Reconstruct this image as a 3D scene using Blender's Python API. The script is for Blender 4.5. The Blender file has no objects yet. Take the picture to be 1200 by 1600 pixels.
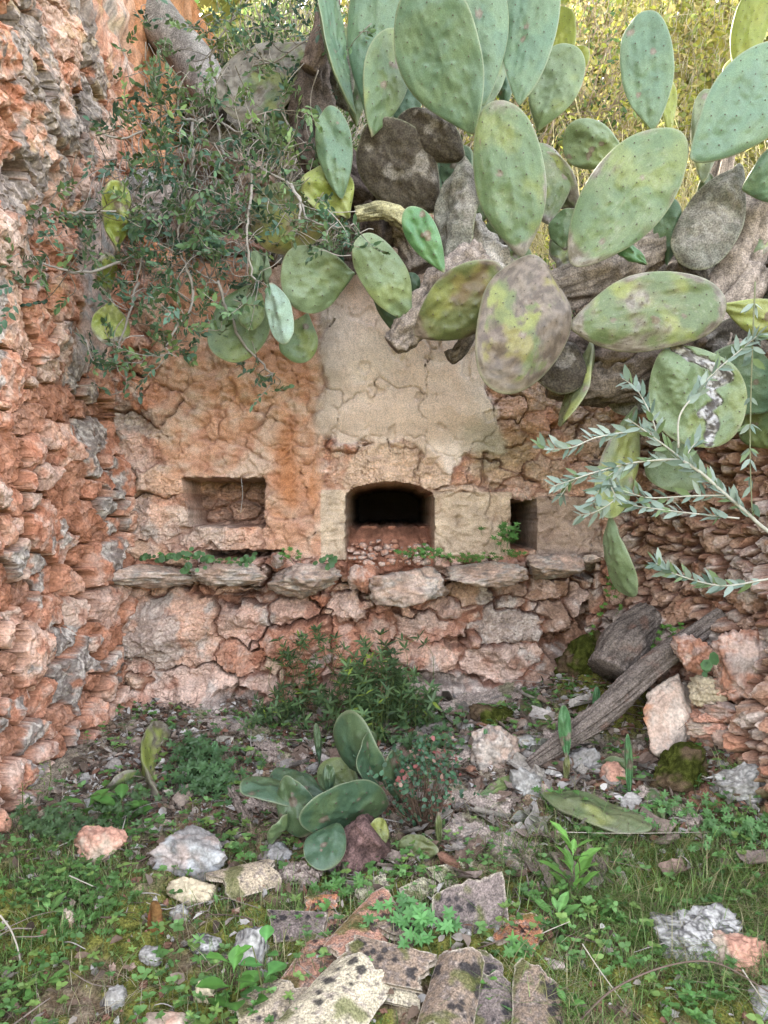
import bpy, math, random
import numpy as np
from mathutils import Vector, Matrix

random.seed(7)
RNG = np.random.default_rng(7)
scene = bpy.context.scene
COL = scene.collection

# ------------------------------------------------------------------ camera, sky, sun, exposure
CAMZ = 1.4
cam_data = bpy.data.cameras.new('camera')
cam = bpy.data.objects.new('camera', cam_data)
COL.objects.link(cam)
cam.location = (0, 0, CAMZ)
cam.rotation_euler = (math.radians(90), 0, 0)
cam_data.sensor_fit = 'VERTICAL'
cam_data.sensor_height = 24
cam_data.sensor_width = 18
cam_data.lens = 18.0
cam_data.clip_start = 0.05
cam_data.clip_end = 500
scene.camera = cam

SUN_EL, SUN_AZ = math.radians(40), math.radians(-40)      # azimuth from +Y towards +X: sun behind and left
world = bpy.data.worlds.new('World')
scene.world = world
world.use_nodes = True
wn = world.node_tree
wn.nodes.clear()
w_out = wn.nodes.new('ShaderNodeOutputWorld')
w_bg = wn.nodes.new('ShaderNodeBackground')
w_hs = wn.nodes.new('ShaderNodeHueSaturation')
w_sky = wn.nodes.new('ShaderNodeTexSky')
w_sky.sky_type = 'NISHITA'
w_sky.sun_disc = False
w_sky.sun_elevation = SUN_EL
w_sky.sun_rotation = SUN_AZ
w_sky.dust_density = 2.5
w_hs.inputs['Saturation'].default_value = 0.30
wn.links.new(w_sky.outputs[0], w_hs.inputs['Color'])
wn.links.new(w_hs.outputs[0], w_bg.inputs['Color'])
w_bg.inputs['Strength'].default_value = 0.15
wn.links.new(w_bg.outputs[0], w_out.inputs['Surface'])

sun_data = bpy.data.lights.new('sun', 'SUN')
sun_data.energy = 3.2
sun_data.angle = math.radians(0.5)
sun_data.color = (1.0, 0.93, 0.80)
sun = bpy.data.objects.new('sun', sun_data)
COL.objects.link(sun)
SUN_DIR = Vector((math.cos(SUN_EL) * math.sin(SUN_AZ), math.cos(SUN_EL) * math.cos(SUN_AZ), math.sin(SUN_EL)))
sun.rotation_euler = SUN_DIR.to_track_quat('Z', 'Y').to_euler()
sun.location = SUN_DIR * 30

scene.view_settings.view_transform = 'Standard'
scene.view_settings.look = 'None'
scene.view_settings.exposure = 3.38
scene.view_settings.gamma = 1.0
scene.view_settings.use_curve_mapping = False
scene.cycles.use_denoising = True
scene.cycles.max_bounces = 6
scene.cycles.diffuse_bounces = 1
scene.cycles.transparent_max_bounces = 4
scene.cycles.caustics_reflective = False
scene.cycles.caustics_refractive = False

# ------------------------------------------------------------------ helpers: noise
_p = np.random.default_rng(3).permutation(256)
PERM = np.concatenate([_p, _p, _p])
_g = np.random.default_rng(4).normal(size=(256, 3))
GRAD = (_g / np.linalg.norm(_g, axis=1, keepdims=True)).astype(np.float32)


def noise(P):
    P = np.asarray(P, dtype=np.float32)
    i = np.floor(P).astype(np.int32)
    f = P - i
    i &= 255
    u = f * f * f * (f * (f * 6 - 15) + 10)
    res = np.zeros(P.shape[0], np.float32)
    for dx in (0, 1):
        a = PERM[i[:, 0] + dx]
        wx = u[:, 0] if dx else 1 - u[:, 0]
        for dy in (0, 1):
            b = PERM[a + i[:, 1] + dy]
            wy = u[:, 1] if dy else 1 - u[:, 1]
            for dz in (0, 1):
                g = GRAD[PERM[b + i[:, 2] + dz]]
                wz = u[:, 2] if dz else 1 - u[:, 2]
                d = (f[:, 0] - dx) * g[:, 0] + (f[:, 1] - dy) * g[:, 1] + (f[:, 2] - dz) * g[:, 2]
                res += wx * wy * wz * d
    return res * 1.6


def fbm(P, oct=4, lac=2.1, gain=0.5):
    r = np.zeros(len(P), np.float32)
    a, s = 1.0, 1.0
    for k in range(oct):
        r += a * noise(P * s + 17.3 * k)
        a *= gain
        s *= lac
    return r


def ridged(P, oct=4, lac=2.1, gain=0.55):
    r = np.zeros(len(P), np.float32)
    a, s = 1.0, 1.0
    for k in range(oct):
        r += a * (1 - 2 * np.abs(noise(P * s + 31.7 * k)))
        a *= gain
        s *= lac
    return r


def sstep(a, b, x):
    t = np.clip((x - a) / (b - a), 0, 1)
    return t * t * (3 - 2 * t)


def mix(a, b, t):
    t = np.asarray(t)
    if t.ndim == 1:
        t = t[:, None]
    return np.asarray(a) * (1 - t) + np.asarray(b) * t


def arr3(*c):
    return np.stack(c, axis=1)


# ------------------------------------------------------------------ helpers: meshes and objects
def mesh_np(name, V, F, col=None, mat=None, smooth=True):
    """F: (M,k) array or list of such arrays"""
    me = bpy.data.meshes.new(name)
    Fs = F if isinstance(F, list) else [F]
    Fs = [np.asarray(f, dtype=np.int32) for f in Fs if len(f)]
    nl = sum(f.size for f in Fs)
    npoly = sum(len(f) for f in Fs)
    me.vertices.add(len(V))
    me.vertices.foreach_set('co', np.ascontiguousarray(V, dtype=np.float32).ravel())
    me.loops.add(nl)
    me.loops.foreach_set('vertex_index', np.concatenate([f.ravel() for f in Fs]))
    me.polygons.add(npoly)
    tot = np.concatenate([np.full(len(f), f.shape[1], np.int32) for f in Fs])
    st = np.concatenate([[0], np.cumsum(tot)[:-1]]).astype(np.int32)
    me.polygons.foreach_set('loop_start', st)
    me.polygons.foreach_set('loop_total', tot)
    me.update(calc_edges=True)
    me.validate()
    me.polygons.foreach_set('use_smooth', np.full(len(me.polygons), smooth))
    if col is not None:
        at = me.color_attributes.new('Col', 'FLOAT_COLOR', 'POINT')
        c4 = np.ones((len(V), 4), np.float32)
        c4[:, :3] = np.clip(col, 0.003, 1)
        at.data.foreach_set('color', c4.ravel())
    if mat:
        me.materials.append(mat)
    return me


def tag(o, label=None, cat=None, group=None, kind=None):
    if label: o['label'] = label
    if cat: o['category'] = cat
    if group: o['group'] = group
    if kind: o['kind'] = kind
    return o


def thing(name, label, cat, loc=(0, 0, 0), group=None):
    o = bpy.data.objects.new(name, None)
    o.empty_display_size = 0.05
    COL.objects.link(o)
    o.location = loc
    return tag(o, label, cat, group)


def wloc(o):
    v = np.array(o.location)
    p = o.parent
    while p:
        v = v + np.array(p.location)
        p = p.parent
    return v


def obj(name, V, F, col=None, mat=None, parent=None, smooth=True, centre=True, kind=None):
    """world-space vertices; the object's origin goes to their centre"""
    V = np.asarray(V, dtype=np.float64)
    c = V.mean(axis=0) if centre else np.zeros(3)
    me = mesh_np(name, V - c, F, col, mat, smooth)
    o = bpy.data.objects.new(name, me)
    COL.objects.link(o)
    if parent:
        o.parent = parent
        o.location = c - wloc(parent)
    else:
        o.location = c
    if kind: o['kind'] = kind
    return o


def PX(px, py, d):
    return np.array([(px - 600) / 1200 * d, d, CAMZ - (py - 800) / 1200 * d])


# ------------------------------------------------------------------ materials
def material(name, rough=0.9, bump=0.4, bscale=120, var=0.25, vscale=18, spec=0.2, transl=0.0, tint=(1, 1, 1), grain=None, chunk=0.0, cscale=38, gain=0.28):
    m = bpy.data.materials.new(name)
    m.use_nodes = True
    nt = m.node_tree
    nt.nodes.clear()
    N = nt.nodes.new
    L = nt.links.new
    out = N('ShaderNodeOutputMaterial')
    b = N('ShaderNodeBsdfPrincipled')
    b.inputs['Roughness'].default_value = rough
    b.inputs['Specular IOR Level'].default_value = spec
    at = N('ShaderNodeAttribute')
    at.attribute_name = 'Col'
    tc = N('ShaderNodeTexCoord')
    n1 = N('ShaderNodeTexNoise')
    n1.inputs['Scale'].default_value = vscale
    n1.inputs['Detail'].default_value = 8
    n1.inputs['Roughness'].default_value = 0.7
    L(tc.outputs['Object'], n1.inputs['Vector'])
    mr = N('ShaderNodeMapRange')
    mr.inputs['From Min'].default_value = 0.3
    mr.inputs['From Max'].default_value = 0.7
    mr.inputs['To Min'].default_value = 1 - var
    mr.inputs['To Max'].default_value = 1 + var
    L(n1.outputs['Fac'], mr.inputs['Value'])
    vm = N('ShaderNodeVectorMath')
    vm.operation = 'SCALE'
    L(at.outputs['Color'], vm.inputs[0])
    L(mr.outputs[0], vm.inputs['Scale'])
    colr = vm.outputs[0]
    if grain:
        n3 = N('ShaderNodeTexNoise')
        n3.inputs['Scale'].default_value = grain
        n3.inputs['Detail'].default_value = 3
        L(tc.outputs['Object'], n3.inputs['Vector'])
        m3 = N('ShaderNodeMapRange')
        m3.inputs['From Min'].default_value = 0.35
        m3.inputs['From Max'].default_value = 0.65
        m3.inputs['To Min'].default_value = 1 - gain
        m3.inputs['To Max'].default_value = 1 + gain
        L(n3.outputs['Fac'], m3.inputs['Value'])
        v3 = N('ShaderNodeVectorMath')
        v3.operation = 'SCALE'
        L(colr, v3.inputs[0])
        L(m3.outputs[0], v3.inputs['Scale'])
        colr = v3.outputs[0]
    L(colr, b.inputs['Base Color'])
    n2 = N('ShaderNodeTexNoise')
    n2.inputs['Scale'].default_value = bscale
    n2.inputs['Detail'].default_value = 6
    n2.inputs['Roughness'].default_value = 0.65
    L(tc.outputs['Object'], n2.inputs['Vector'])
    bp = N('ShaderNodeBump')
    bp.inputs['Strength'].default_value = bump
    bp.inputs['Distance'].default_value = 0.004
    if chunk > 0:
        wv = N('ShaderNodeVectorMath')
        wv.operation = 'SCALE'
        wv.inputs['Scale'].default_value = 0.05
        L(n1.outputs['Color'], wv.inputs[0])
        av = N('ShaderNodeVectorMath')
        L(tc.outputs['Object'], av.inputs[0])
        L(wv.outputs[0], av.inputs[1])
        vo = N('ShaderNodeTexVoronoi')
        vo.inputs['Scale'].default_value = cscale
        L(av.outputs[0], vo.inputs['Vector'])
        ad = N('ShaderNodeMath')
        ad.operation = 'MULTIPLY_ADD'
        ad.inputs[1].default_value = chunk
        L(vo.outputs['Distance'], ad.inputs[0])
        L(n2.outputs['Fac'], ad.inputs[2])
        bp.inputs['Distance'].default_value = 0.008
        L(ad.outputs[0], bp.inputs['Height'])
    else:
        L(n2.outputs['Fac'], bp.inputs['Height'])
    L(bp.outputs[0], b.inputs['Normal'])
    if transl > 0:
        t = N('ShaderNodeBsdfTranslucent')
        L(colr, t.inputs['Color'])
        mx = N('ShaderNodeMixShader')
        mx.inputs[0].default_value = transl
        L(b.outputs[0], mx.inputs[1])
        L(t.outputs[0], mx.inputs[2])
        L(mx.outputs[0], out.inputs['Surface'])
    else:
        L(b.outputs[0], out.inputs['Surface'])
    return m


M_ROCK = material('rock', 0.92, 0.9, 60, 0.38, 12, 0.15, grain=110, chunk=-0.5, cscale=30, gain=0.22)
M_PLAST = material('lime_plaster', 0.92, 0.8, 150, 0.18, 9, 0.12, grain=200, gain=0.22)
M_SOIL = material('soil', 0.95, 1.0, 90, 0.4, 25, 0.1, grain=180, chunk=-0.6, cscale=60, gain=0.45)
M_PAD = material('cactus_skin', 0.46, 0.35, 55, 0.14, 16, 0.45, grain=260, gain=0.16)
M_CORK = material('cactus_cork', 0.85, 1.0, 80, 0.38, 25, 0.2, grain=170, chunk=-0.5, cscale=70, gain=0.4)
M_LEAF = material('leaf', 0.42, 0.1, 60, 0.15, 30, 0.4, transl=0.28)
M_FARLEAF = material('far_leaf', 0.6, 0.0, 10, 0.25, 3, 0.2, transl=0.45)
M_TWIG = material('twig', 0.85, 0.5, 120, 0.25, 40, 0.2)
M_BARK = material('bark', 0.92, 1.0, 90, 0.35, 30, 0.15, grain=150, gain=0.4)
M_TILE = material('fired_clay', 0.9, 0.8, 150, 0.25, 30, 0.15, grain=220, gain=0.38)
M_MOSS = material('moss', 0.95, 1.0, 160, 0.35, 40, 0.05, grain=320)

# palette (linear albedo)
TERRA = np.array([0.48, 0.235, 0.155])
TERRA_D = np.array([0.37, 0.150, 0.090])
TERRA_L = np.array([0.60, 0.385, 0.29])
PINK = np.array([0.58, 0.43, 0.365])
BEIGE = np.array([0.60, 0.48, 0.355])
GREY = np.array([0.27, 0.25, 0.235])
GREYD = np.array([0.13, 0.125, 0.12])
PALE = np.array([0.50, 0.46, 0.42])
MOSS = np.array([0.075, 0.085, 0.018])
BROWN = np.array([0.17, 0.11, 0.075])


# ------------------------------------------------------------------ ground
def G(x, y):
    x = np.asarray(x, dtype=np.float64)
    y = np.asarray(y, dtype=np.float64)
    z = 0.2 + 0.191 * (np.clip(y, -2, 4) - 1.8)
    z = np.where(y < 1.6, 0.2 + 0.191 * -0.2 + 0.06 * (np.clip(y, -8, 1.6) - 1.6), z)
    z = z + 0.26 * np.exp(-(((x - 1.0) / 0.30) ** 2 + ((y - 3.32) / 0.28) ** 2))      # mossy hump
    z = z + 0.12 * np.exp(-(((x - 1.25) / 0.3) ** 2 + ((y - 2.7) / 0.4) ** 2))
    z = z + 0.06 * np.exp(-(((x - 0.35) / 0.5) ** 2 + ((y - 3.1) / 0.3) ** 2))
    z = z + 0.05 * np.exp(-(((x + 1.1) / 0.25) ** 2 + ((y - 2.6) / 0.6) ** 2))
    z = z + 0.05 * np.exp(-(((x - 0.1) / 0.35) ** 2 + ((y - 1.95) / 0.25) ** 2))
    return z


def gp(px, py, h=0.0, dmax=3.9):
    d = np.arange(1.0, dmax, 0.004)
    x = (px - 600) / 1200 * d
    z = CAMZ - (py - 800) / 1200 * d
    hit = np.nonzero(z <= G(x, d) + h)[0]
    k = hit[0] if len(hit) else len(d) - 1
    return np.array([x[k], d[k], z[k]])


def grid_faces(nu, nv):
    i = np.arange(nu - 1)[:, None] * nv + np.arange(nv - 1)[None, :]
    i = i.ravel()
    return np.stack([i, i + nv, i + nv + 1, i + 1], axis=1)


def ramp_axis(segs):
    """[(start, end, step)...] joined axis values"""
    out = []
    for a, b, s in segs:
        n = max(1, int(round((b - a) / s)))
        out.append(np.linspace(a, b, n, endpoint=False))
    out.append([segs[-1][1]])
    return np.concatenate(out)


def build_ground():
    xs = ramp_axis([(-60, -10, 10), (-10, -2, 1), (-2, -1.4, 0.05), (-1.4, 1.7, 0.0085), (1.7, 3, 0.1), (3, 10, 1), (10, 60, 10)])
    ys = ramp_axis([(-60, -10, 10), (-10, 0, 1), (0, 1.5, 0.08), (1.5, 3.62, 0.0085), (3.62, 3.9, 0.1)])
    X, Y = np.meshgrid(xs, ys, indexing='ij')
    x, y = X.ravel(), Y.ravel()
    P = arr3(x, y, 0 * x)
    n1 = fbm(P * 5, 3)
    n2 = fbm(P * 28 + 9, 3)
    n3 = ridged(P * 60 + 3, 2)
    near = ((x > -1.5) & (x < 1.8) & (y > 1.2)).astype(float)
    litter = sstep(2.25, 2.75, y + 0.25 * n1 - 0.12 * (x > 0.5))
    z = G(x, y) + near * (0.022 * n1 + 0.009 * n2 + 0.003 * n3 + litter * 0.012 * np.abs(n2))
    mossy = sstep(-0.15, 0.35, n1 + 0.3 * n2 + 0.25)
    soil = mix(np.array([0.15, 0.105, 0.065]), np.array([0.26, 0.20, 0.145]), sstep(-0.4, 0.5, n2))
    mossc = mix(np.array([0.055, 0.070, 0.016]), np.array([0.17, 0.165, 0.040]), sstep(-0.5, 0.6, n2 + 0.4 * n3))
    lit = mix(np.array([0.16, 0.125, 0.10]), np.array([0.38, 0.31, 0.27]), sstep(-0.2, 0.7, n3))
    redsoil = mix(lit, np.array([0.26, 0.10, 0.055]), sstep(0.0, 0.5, fbm(P * 3 + 40, 2)))
    c = mix(soil, mossc, mossy * (1 - 0.65 * litter))
    c = mix(c, mix(redsoil, lit, 0.5 * np.ones(len(x))), litter * 0.8 * (1 - 0.4 * mossy))
    hump = np.exp(-(((x - 1.0) / 0.27) ** 2 + ((y - 3.25) / 0.3) ** 2))
    c = mix(c, mossc * 0.9, sstep(0.25, 0.5, hump + 0.15 * n1))
    hm = np.exp(-(((x - 1.15) / 0.3) ** 2 + ((y - 2.75) / 0.3) ** 2))
    c = mix(c, np.array([0.21, 0.095, 0.06]), sstep(0.3, 0.7, hm + 0.25 * n1) * 0.8)
    o = obj('ground', arr3(x, y, z), grid_faces(len(xs), len(ys)), c, M_SOIL, centre=False, kind='structure')
    return o


build_ground()


def HZ(x, y):
    return 2.12 + 0.10 * np.clip(y - 3.6, 0, 30) + 0.25 * sstep(0.0, -1.0, np.asarray(x)) - 0.15 * sstep(0.6, 1.6, np.asarray(x))


def build_hillside():
    xs = ramp_axis([(-120, -12, 12), (-12, -3, 1), (-3, 5, 0.06), (5, 12, 1), (12, 120, 12)])
    ys = ramp_axis([(3.72, 7, 0.06), (7, 14, 0.5), (14, 140, 9)])
    X, Y = np.meshgrid(xs, ys, indexing='ij')
    x, y = X.ravel(), Y.ravel()
    P = arr3(x, y, 0 * x)
    n = fbm(P * 2.5, 4)
    z = HZ(x, y) + 0.08 * n * (y < 20)
    c = mix(np.array([0.12, 0.09, 0.05]), np.array([0.22, 0.20, 0.07]), sstep(-0.3, 0.5, n))
    obj('hillside', arr3(x, y, z), grid_faces(len(xs), len(ys)), c, M_SOIL, centre=False, kind='structure')


build_hillside()


# ------------------------------------------------------------------ masonry: a relief of packed stones, each stone its own mesh
def dart(seeds, u0, u1, v0, v1, rfun, tries, rng, thr=0.72):
    """variable radius dart throwing; seeds rows: u, v, ru, rv"""
    S = [tuple(s) for s in seeds]
    A = np.array(S, dtype=float).reshape(-1, 4)
    for _ in range(tries):
        u = rng.uniform(u0, u1)
        v = rng.uniform(v0, v1)
        ru, rv = rfun(u, v, rng)
        if len(A):
            q = ((A[:, 0] - u) / (A[:, 2] + ru)) ** 2 + ((A[:, 1] - v) / (A[:, 3] + rv)) ** 2
            if q.min() < thr:
                continue
        A = np.vstack([A, [u, v, ru, rv]])
    return A


def cells(u, v, A, warp, wscale, seed=0, sharp=1.0):
    P = arr3(u, v, 0 * u + seed)
    wu = u + warp * fbm(P * wscale, 3)
    wv = v + warp * 0.8 * fbm(P * wscale + 50, 3)
    N = len(u)
    c1 = np.zeros(N, np.int32)
    f1 = np.zeros(N)
    f2 = np.zeros(N)
    CH = 20000
    for s in range(0, N, CH):
        e = min(N, s + CH)
        D = np.sqrt(((wu[s:e, None] - A[None, :, 0]) / A[None, :, 2]) ** 2 + ((wv[s:e, None] - A[None, :, 1]) / A[None, :, 3]) ** 2)
        k = D.argmin(1)
        m = D[np.arange(e - s), k].copy()
        D[np.arange(e - s), k] = 1e9
        c1[s:e] = k
        f1[s:e] = m
        f2[s:e] = D.min(1)
    size = np.minimum(A[c1, 2], A[c1, 3])
    return c1, (f2 - f1) * 0.5 * size * 1.4, wu, wv       # edge distance in metres, about


def stone_relief(u, v, A, c1, edge, rng, hvar=0.03, slope=0.35, round_=0.028):
    n = len(A)
    K = 5
    size = np.minimum(A[:, 2], A[:, 3])
    gx = rng.normal(0, slope, (n, K))
    gy = rng.normal(0, slope, (n, K)) - 0.08
    c = rng.uniform(0.25, 0.7, (n, K)) * size[:, None] * 0.6
    off = rng.normal(0, 1, n) * hvar
    h = np.full(len(u), 1e9)
    du = u - A[c1, 0]
    dv = v - A[c1, 1]
    for k in range(K):
        h = np.minimum(h, c[c1, k] - gx[c1, k] * du - gy[c1, k] * dv)
    rr = np.minimum(round_, 0.45 * size[c1])
    t = np.clip(edge / rr, 0, 1)
    prof = np.sqrt(1 - (1 - t) ** 2)
    return h + off[c1], prof


def facet(u, v, scale, seed, tilt=0.35, step=0.25, warp=0.25, asp=1.0):
    """broken-rock relief: small irregular facets, each with its own tilt and height"""
    P = arr3(u / scale * 0.8, v / scale * 0.8, np.full(len(u), seed + 0.5))
    a = u / scale / asp + warp * noise(P)
    b = v / scale + warp * noise(P + 37.7)
    ia, ib = np.floor(a), np.floor(b)
    best = np.full(len(u), 9.0)
    out = np.zeros(len(u))
    rs = np.random.default_rng(seed)
    tab = rs.uniform(0, 1, (4096, 5))
    for da in (-1, 0, 1):
        for db in (-1, 0, 1):
            k = ((ia + da).astype(np.int64) * 73 + (ib + db).astype(np.int64) * 1619 + seed * 7) & 4095
            t = tab[k]
            ca, cb = ia + da + t[:, 0], ib + db + t[:, 1]
            d = (a - ca) ** 2 + (b - cb) ** 2
            hh = (t[:, 2] - 0.5) * 2 * tilt * (a - ca) + (t[:, 3] - 0.5) * 2 * tilt * (b - cb) + (t[:, 4] - 0.5) * 2 * step
            m = d < best
            best = np.where(m, d, best)
            out = np.where(m, hh, out)
    return out


def split_cells(wall, V, F, C, c1q, keep_mask, part_name, rest_name, rest_mat, stone_mat, limit=285, minq=12, rank=None, smooth=True):
    """quads whose keep_mask is set become one object per cell, everything else one mesh"""
    ids, counts = np.unique(c1q[keep_mask], return_counts=True)
    score = counts.astype(float)
    if rank is not None:
        score = score * rank[ids]
    order = ids[np.argsort(-score)]
    cnt = dict(zip(ids.tolist(), counts.tolist()))
    chosen = [i for i in order if cnt[int(i)] >= minq][:limit]
    cs = np.zeros(c1q.max() + 2, bool)
    cs[chosen] = True
    sel = keep_mask & cs[c1q]

    def sub(fq):
        uq, inv = np.unique(fq, return_inverse=True)
        return V[uq], inv.reshape(fq.shape), C[uq]
    idx = np.nonzero(sel)[0]
    srt = idx[np.argsort(c1q[idx], kind='stable')]
    bounds = np.nonzero(np.diff(c1q[srt]))[0] + 1
    for grp in np.split(srt, bounds):
        if len(grp):
            v_, f_, c_ = sub(F[grp])
            obj(part_name, v_, f_, c_, stone_mat, wall, False)
    rest = ~sel
    if rest.any():
        v_, f_, c_ = sub(F[rest])
        obj(rest_name, v_, f_, c_, rest_mat, wall, smooth, kind='stuff')


def core_box(wall, lo, hi, col=(0.25, 0.15, 0.1)):
    lo, hi = np.array(lo), np.array(hi)
    V = np.array([[x, y, z] for x in (lo[0], hi[0]) for y in (lo[1], hi[1]) for z in (lo[2], hi[2])])
    F = np.array([[0, 1, 3, 2], [4, 6, 7, 5], [0, 4, 5, 1], [2, 3, 7, 6], [0, 2, 6, 4], [1, 5, 7, 3]])
    obj('core', V, F, np.tile(col, (8, 1)), M_ROCK, wall, smooth=False)


# ---- left wall: x as a relief over (y, z)
def build_left_wall():
    rng = np.random.default_rng(21)
    ys = ramp_axis([(0.9, 2.1, 0.03), (2.1, 3.75, 0.0052), (3.75, 6.6, 0.02)])
    zs = ramp_axis([(0.15, 0.3, 0.03), (0.3, 3.45, 0.0062), (3.45, 4.9, 0.04)])
    U, W = np.meshgrid(ys, zs, indexing='ij')
    u, v = U.ravel(), W.ravel()

    def rf(a, b, r):
        if b < 2.0:
            k = 0.42 + 1.1 * r.uniform(0, 1) ** 1.7
            return 0.100 * k, 0.072 * k * r.uniform(0.8, 1.3)
        k = r.uniform(0.6, 1.6)
        return 0.15 * k, 0.10 * k * r.uniform(0.8, 1.5)
    A = dart([], 1.2, 5.2, 0.1, 4.9, rf, 14000, rng)
    c1, edge, wu, wv = cells(u, v, A, 0.035, 7, 1)
    h, prof = stone_relief(u, v, A, c1, edge, rng, 0.016, 0.26, 0.020)
    offs = rng.normal(0, 9, (len(A), 3))[c1]
    P = arr3(u, v, 0 * u)
    upper = sstep(1.75, 2.5, v + 0.3 * fbm(P * 1.5, 2))
    rn = ridged(P * np.array([9, 11, 1]) + offs * 0.4, 4)
    big = fbm(P * 2.2 + 5, 3)
    rough = fbm(P * 42 + 11, 3)
    pit = sstep(0.25, 0.6, noise(P * np.array([7, 9, 1]) + 70)) * upper
    big_r = ridged(P * np.array([3.0, 4.5, 1]) + 77, 5)
    msel = (rng.uniform(0, 1, len(A)) < 0.30 + 0.0 * A[:, 0]) & (A[:, 2] < 0.085)
    mcell = msel[c1] * (1 - upper)
    hgt = (1 - 0.75 * mcell) * (0.35 + 0.65 * prof) * (0.026 + np.clip(h, -0.02, 0.035)) * (1 - 0.55 * upper) + 0.010 * rn * (0.4 + 0.6 * prof) + 0.006 * rough + 0.011 * facet(u, v, 0.07, 11, 0.6, 0.35, 0.3, 1.5) + 0.006 * facet(u, v, 0.028, 12, 0.6, 0.35, 0.35, 1.4)
    hgt += upper * (0.030 * big_r - 0.06 * pit) + 0.035 * big
    # niches broken into the upper face
    for (cy, cz, ry, rz, dp) in ((2.80, 2.97, 0.07, 0.065, 0.22), (3.19, 3.08, 0.13, 0.075, 0.20), (2.63, 3.10, 0.06, 0.05, 0.12),
                                 (2.70, 2.60, 0.05, 0.045, 0.10), (2.72, 2.30, 0.05, 0.03, 0.08), (3.44, 1.84, 0.05, 0.13, 0.24)):
        q = ((u - cy) / ry) ** 2 + ((v - cz) / rz) ** 2 + 0.5 * big_r * 0.6 + 0.3 * rough
        hgt -= dp * sstep(1.15, 0.75, q)
    # plastered strip down the corner
    strip = sstep(3.14, 3.24, u + 0.1 * big) * sstep(3.58, 3.50, u) * sstep(1.95, 2.1, v + 0.08 * big) * sstep(2.85, 2.65, v + 0.2 * big)
    hgt = hgt * (1 - 0.75 * strip) + 0.03 * strip
    x0 = -1.29 + 0.02 * np.sin(u * 2.0) + 0.06 * sstep(0.7, 0.2, v) - 0.03 * sstep(1.5, 3.5, v)
    x0 = x0 + 0.10 * sstep(2.9, 3.5, u) * sstep(1.9, 1.5, v)
    joint = sstep(0.010, 0.002, edge) * (1 - 0.6 * upper) * (1 - strip)
    x = x0 + hgt - 0.075 * joint * sstep(-0.4, 0.1, noise(P * 6 + 333))
    t1 = fbm(P * 30 + 91, 3)
    t2 = fbm(P * 30 + 191, 3)
    amp = 0.010 * (1 - strip)
    V = arr3(x, u + amp * t1, v + amp * t2)
    # colour
    sr = rng.uniform(0, 1, len(A))[c1]
    n1 = fbm(P * 3.2 + 3, 4)
    n2 = fbm(P * 16 + 13, 4)
    n3 = fbm(P * 55 + 23, 2)
    sr2 = rng.uniform(0, 1, len(A))[c1]
    c = mix(TERRA, TERRA_L, sstep(0.10, 0.85, sr + 0.25 * n2))
    c = mix(c, PALE * 0.95, (sr2 > 0.80) * 0.35)
    earth = np.array([0.33, 0.145, 0.085]) * (1 + 0.5 * n2)[:, None]
    c = mix(c, TERRA_D, sstep(0.1, 0.6, -n2 + 0.2 * n1) * 0.55 + 0.25 * (sr2 < 0.2))
    pale = sstep(0.0, 0.45, n2 + 0.2 * n3 + 0.25 * (x - x0) / 0.06 - 0.15)
    c = mix(c, PINK * 1.05, pale * 0.45)
    lich = sstep(0.15, 0.36, n1 + 0.35 * n2 + 0.45 * (sr > 0.84) + 0.14 * upper - 0.12 + 0.15 * sstep(2.75, 2.3, u) - 0.35 * sstep(3.4, 3.9, u))
    lc = mix(GREY * 0.75, mix(PALE, np.array([0.40, 0.345, 0.31]), upper), sstep(-0.10, 0.40, n3 + 0.6 * n2))
    lc = mix(lc, GREYD, sstep(0.1, 0.4, fbm(P * 24 + 61, 3)) * 0.8)
    c = mix(c, lc, lich * 0.85)
    c = mix(c, earth, np.maximum(mcell * 0.85, sstep(0.012, 0.004, edge) * (1 - 0.6 * upper)) * 0.9)  # earth mortar; joint recesses painted darker with it for contrast
    ochre = sstep(0.35, 0.6, fbm(P * 9 + 33, 3)) * upper
    c = mix(c, np.array([0.42, 0.29, 0.11]), ochre * 0.35)
    c = mix(c, mix(PINK * 0.95, GREY * 1.3, sstep(-0.2, 0.5, n2)), strip)
    far = sstep(3.6, 4.0, u)
    c = mix(c, np.array([0.55, 0.25, 0.12]) * (0.8 + 0.4 * sstep(-0.5, 0.5, n2))[:, None], far * 0.7)
    wall = thing('rubble_wall', 'tall orange and grey rubble stone wall running along the left side', 'wall', (-1.3, 3.0, 0.3))
    F = grid_faces(len(ys), len(zs))
    F = F[:, ::-1]
    cq = c1[F[:, 0]]
    eq = edge[F].mean(1)
    keep = (eq > 0.006) & (u[F[:, 0]] > 2.25) & (u[F[:, 0]] < 4.4) & (v[F[:, 0]] < 3.5) & (strip[F].mean(1) < 0.4)
    rank = 1.0 / np.maximum(A[:, 0], 1.0)
    split_cells(wall, V, F, c, cq, keep, 'stone', 'masonry', M_ROCK, M_ROCK, 290, 12, rank)
    core_box(wall, (-2.3, 0.9, 0.0), (-1.42, 6.6, 4.9))
    return wall


build_left_wall()

# ---- back wall: y as a relief over (x, z); drawn in wall units of 1/343 m measured in the wall plane at 3.5 m
WD = 3.5
WK = 1200 / WD


def wx(px): return (np.asarray(px, dtype=float) - 600) / WK
def wz(py): return CAMZ - (np.asarray(py, dtype=float) - 800) / WK


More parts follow.
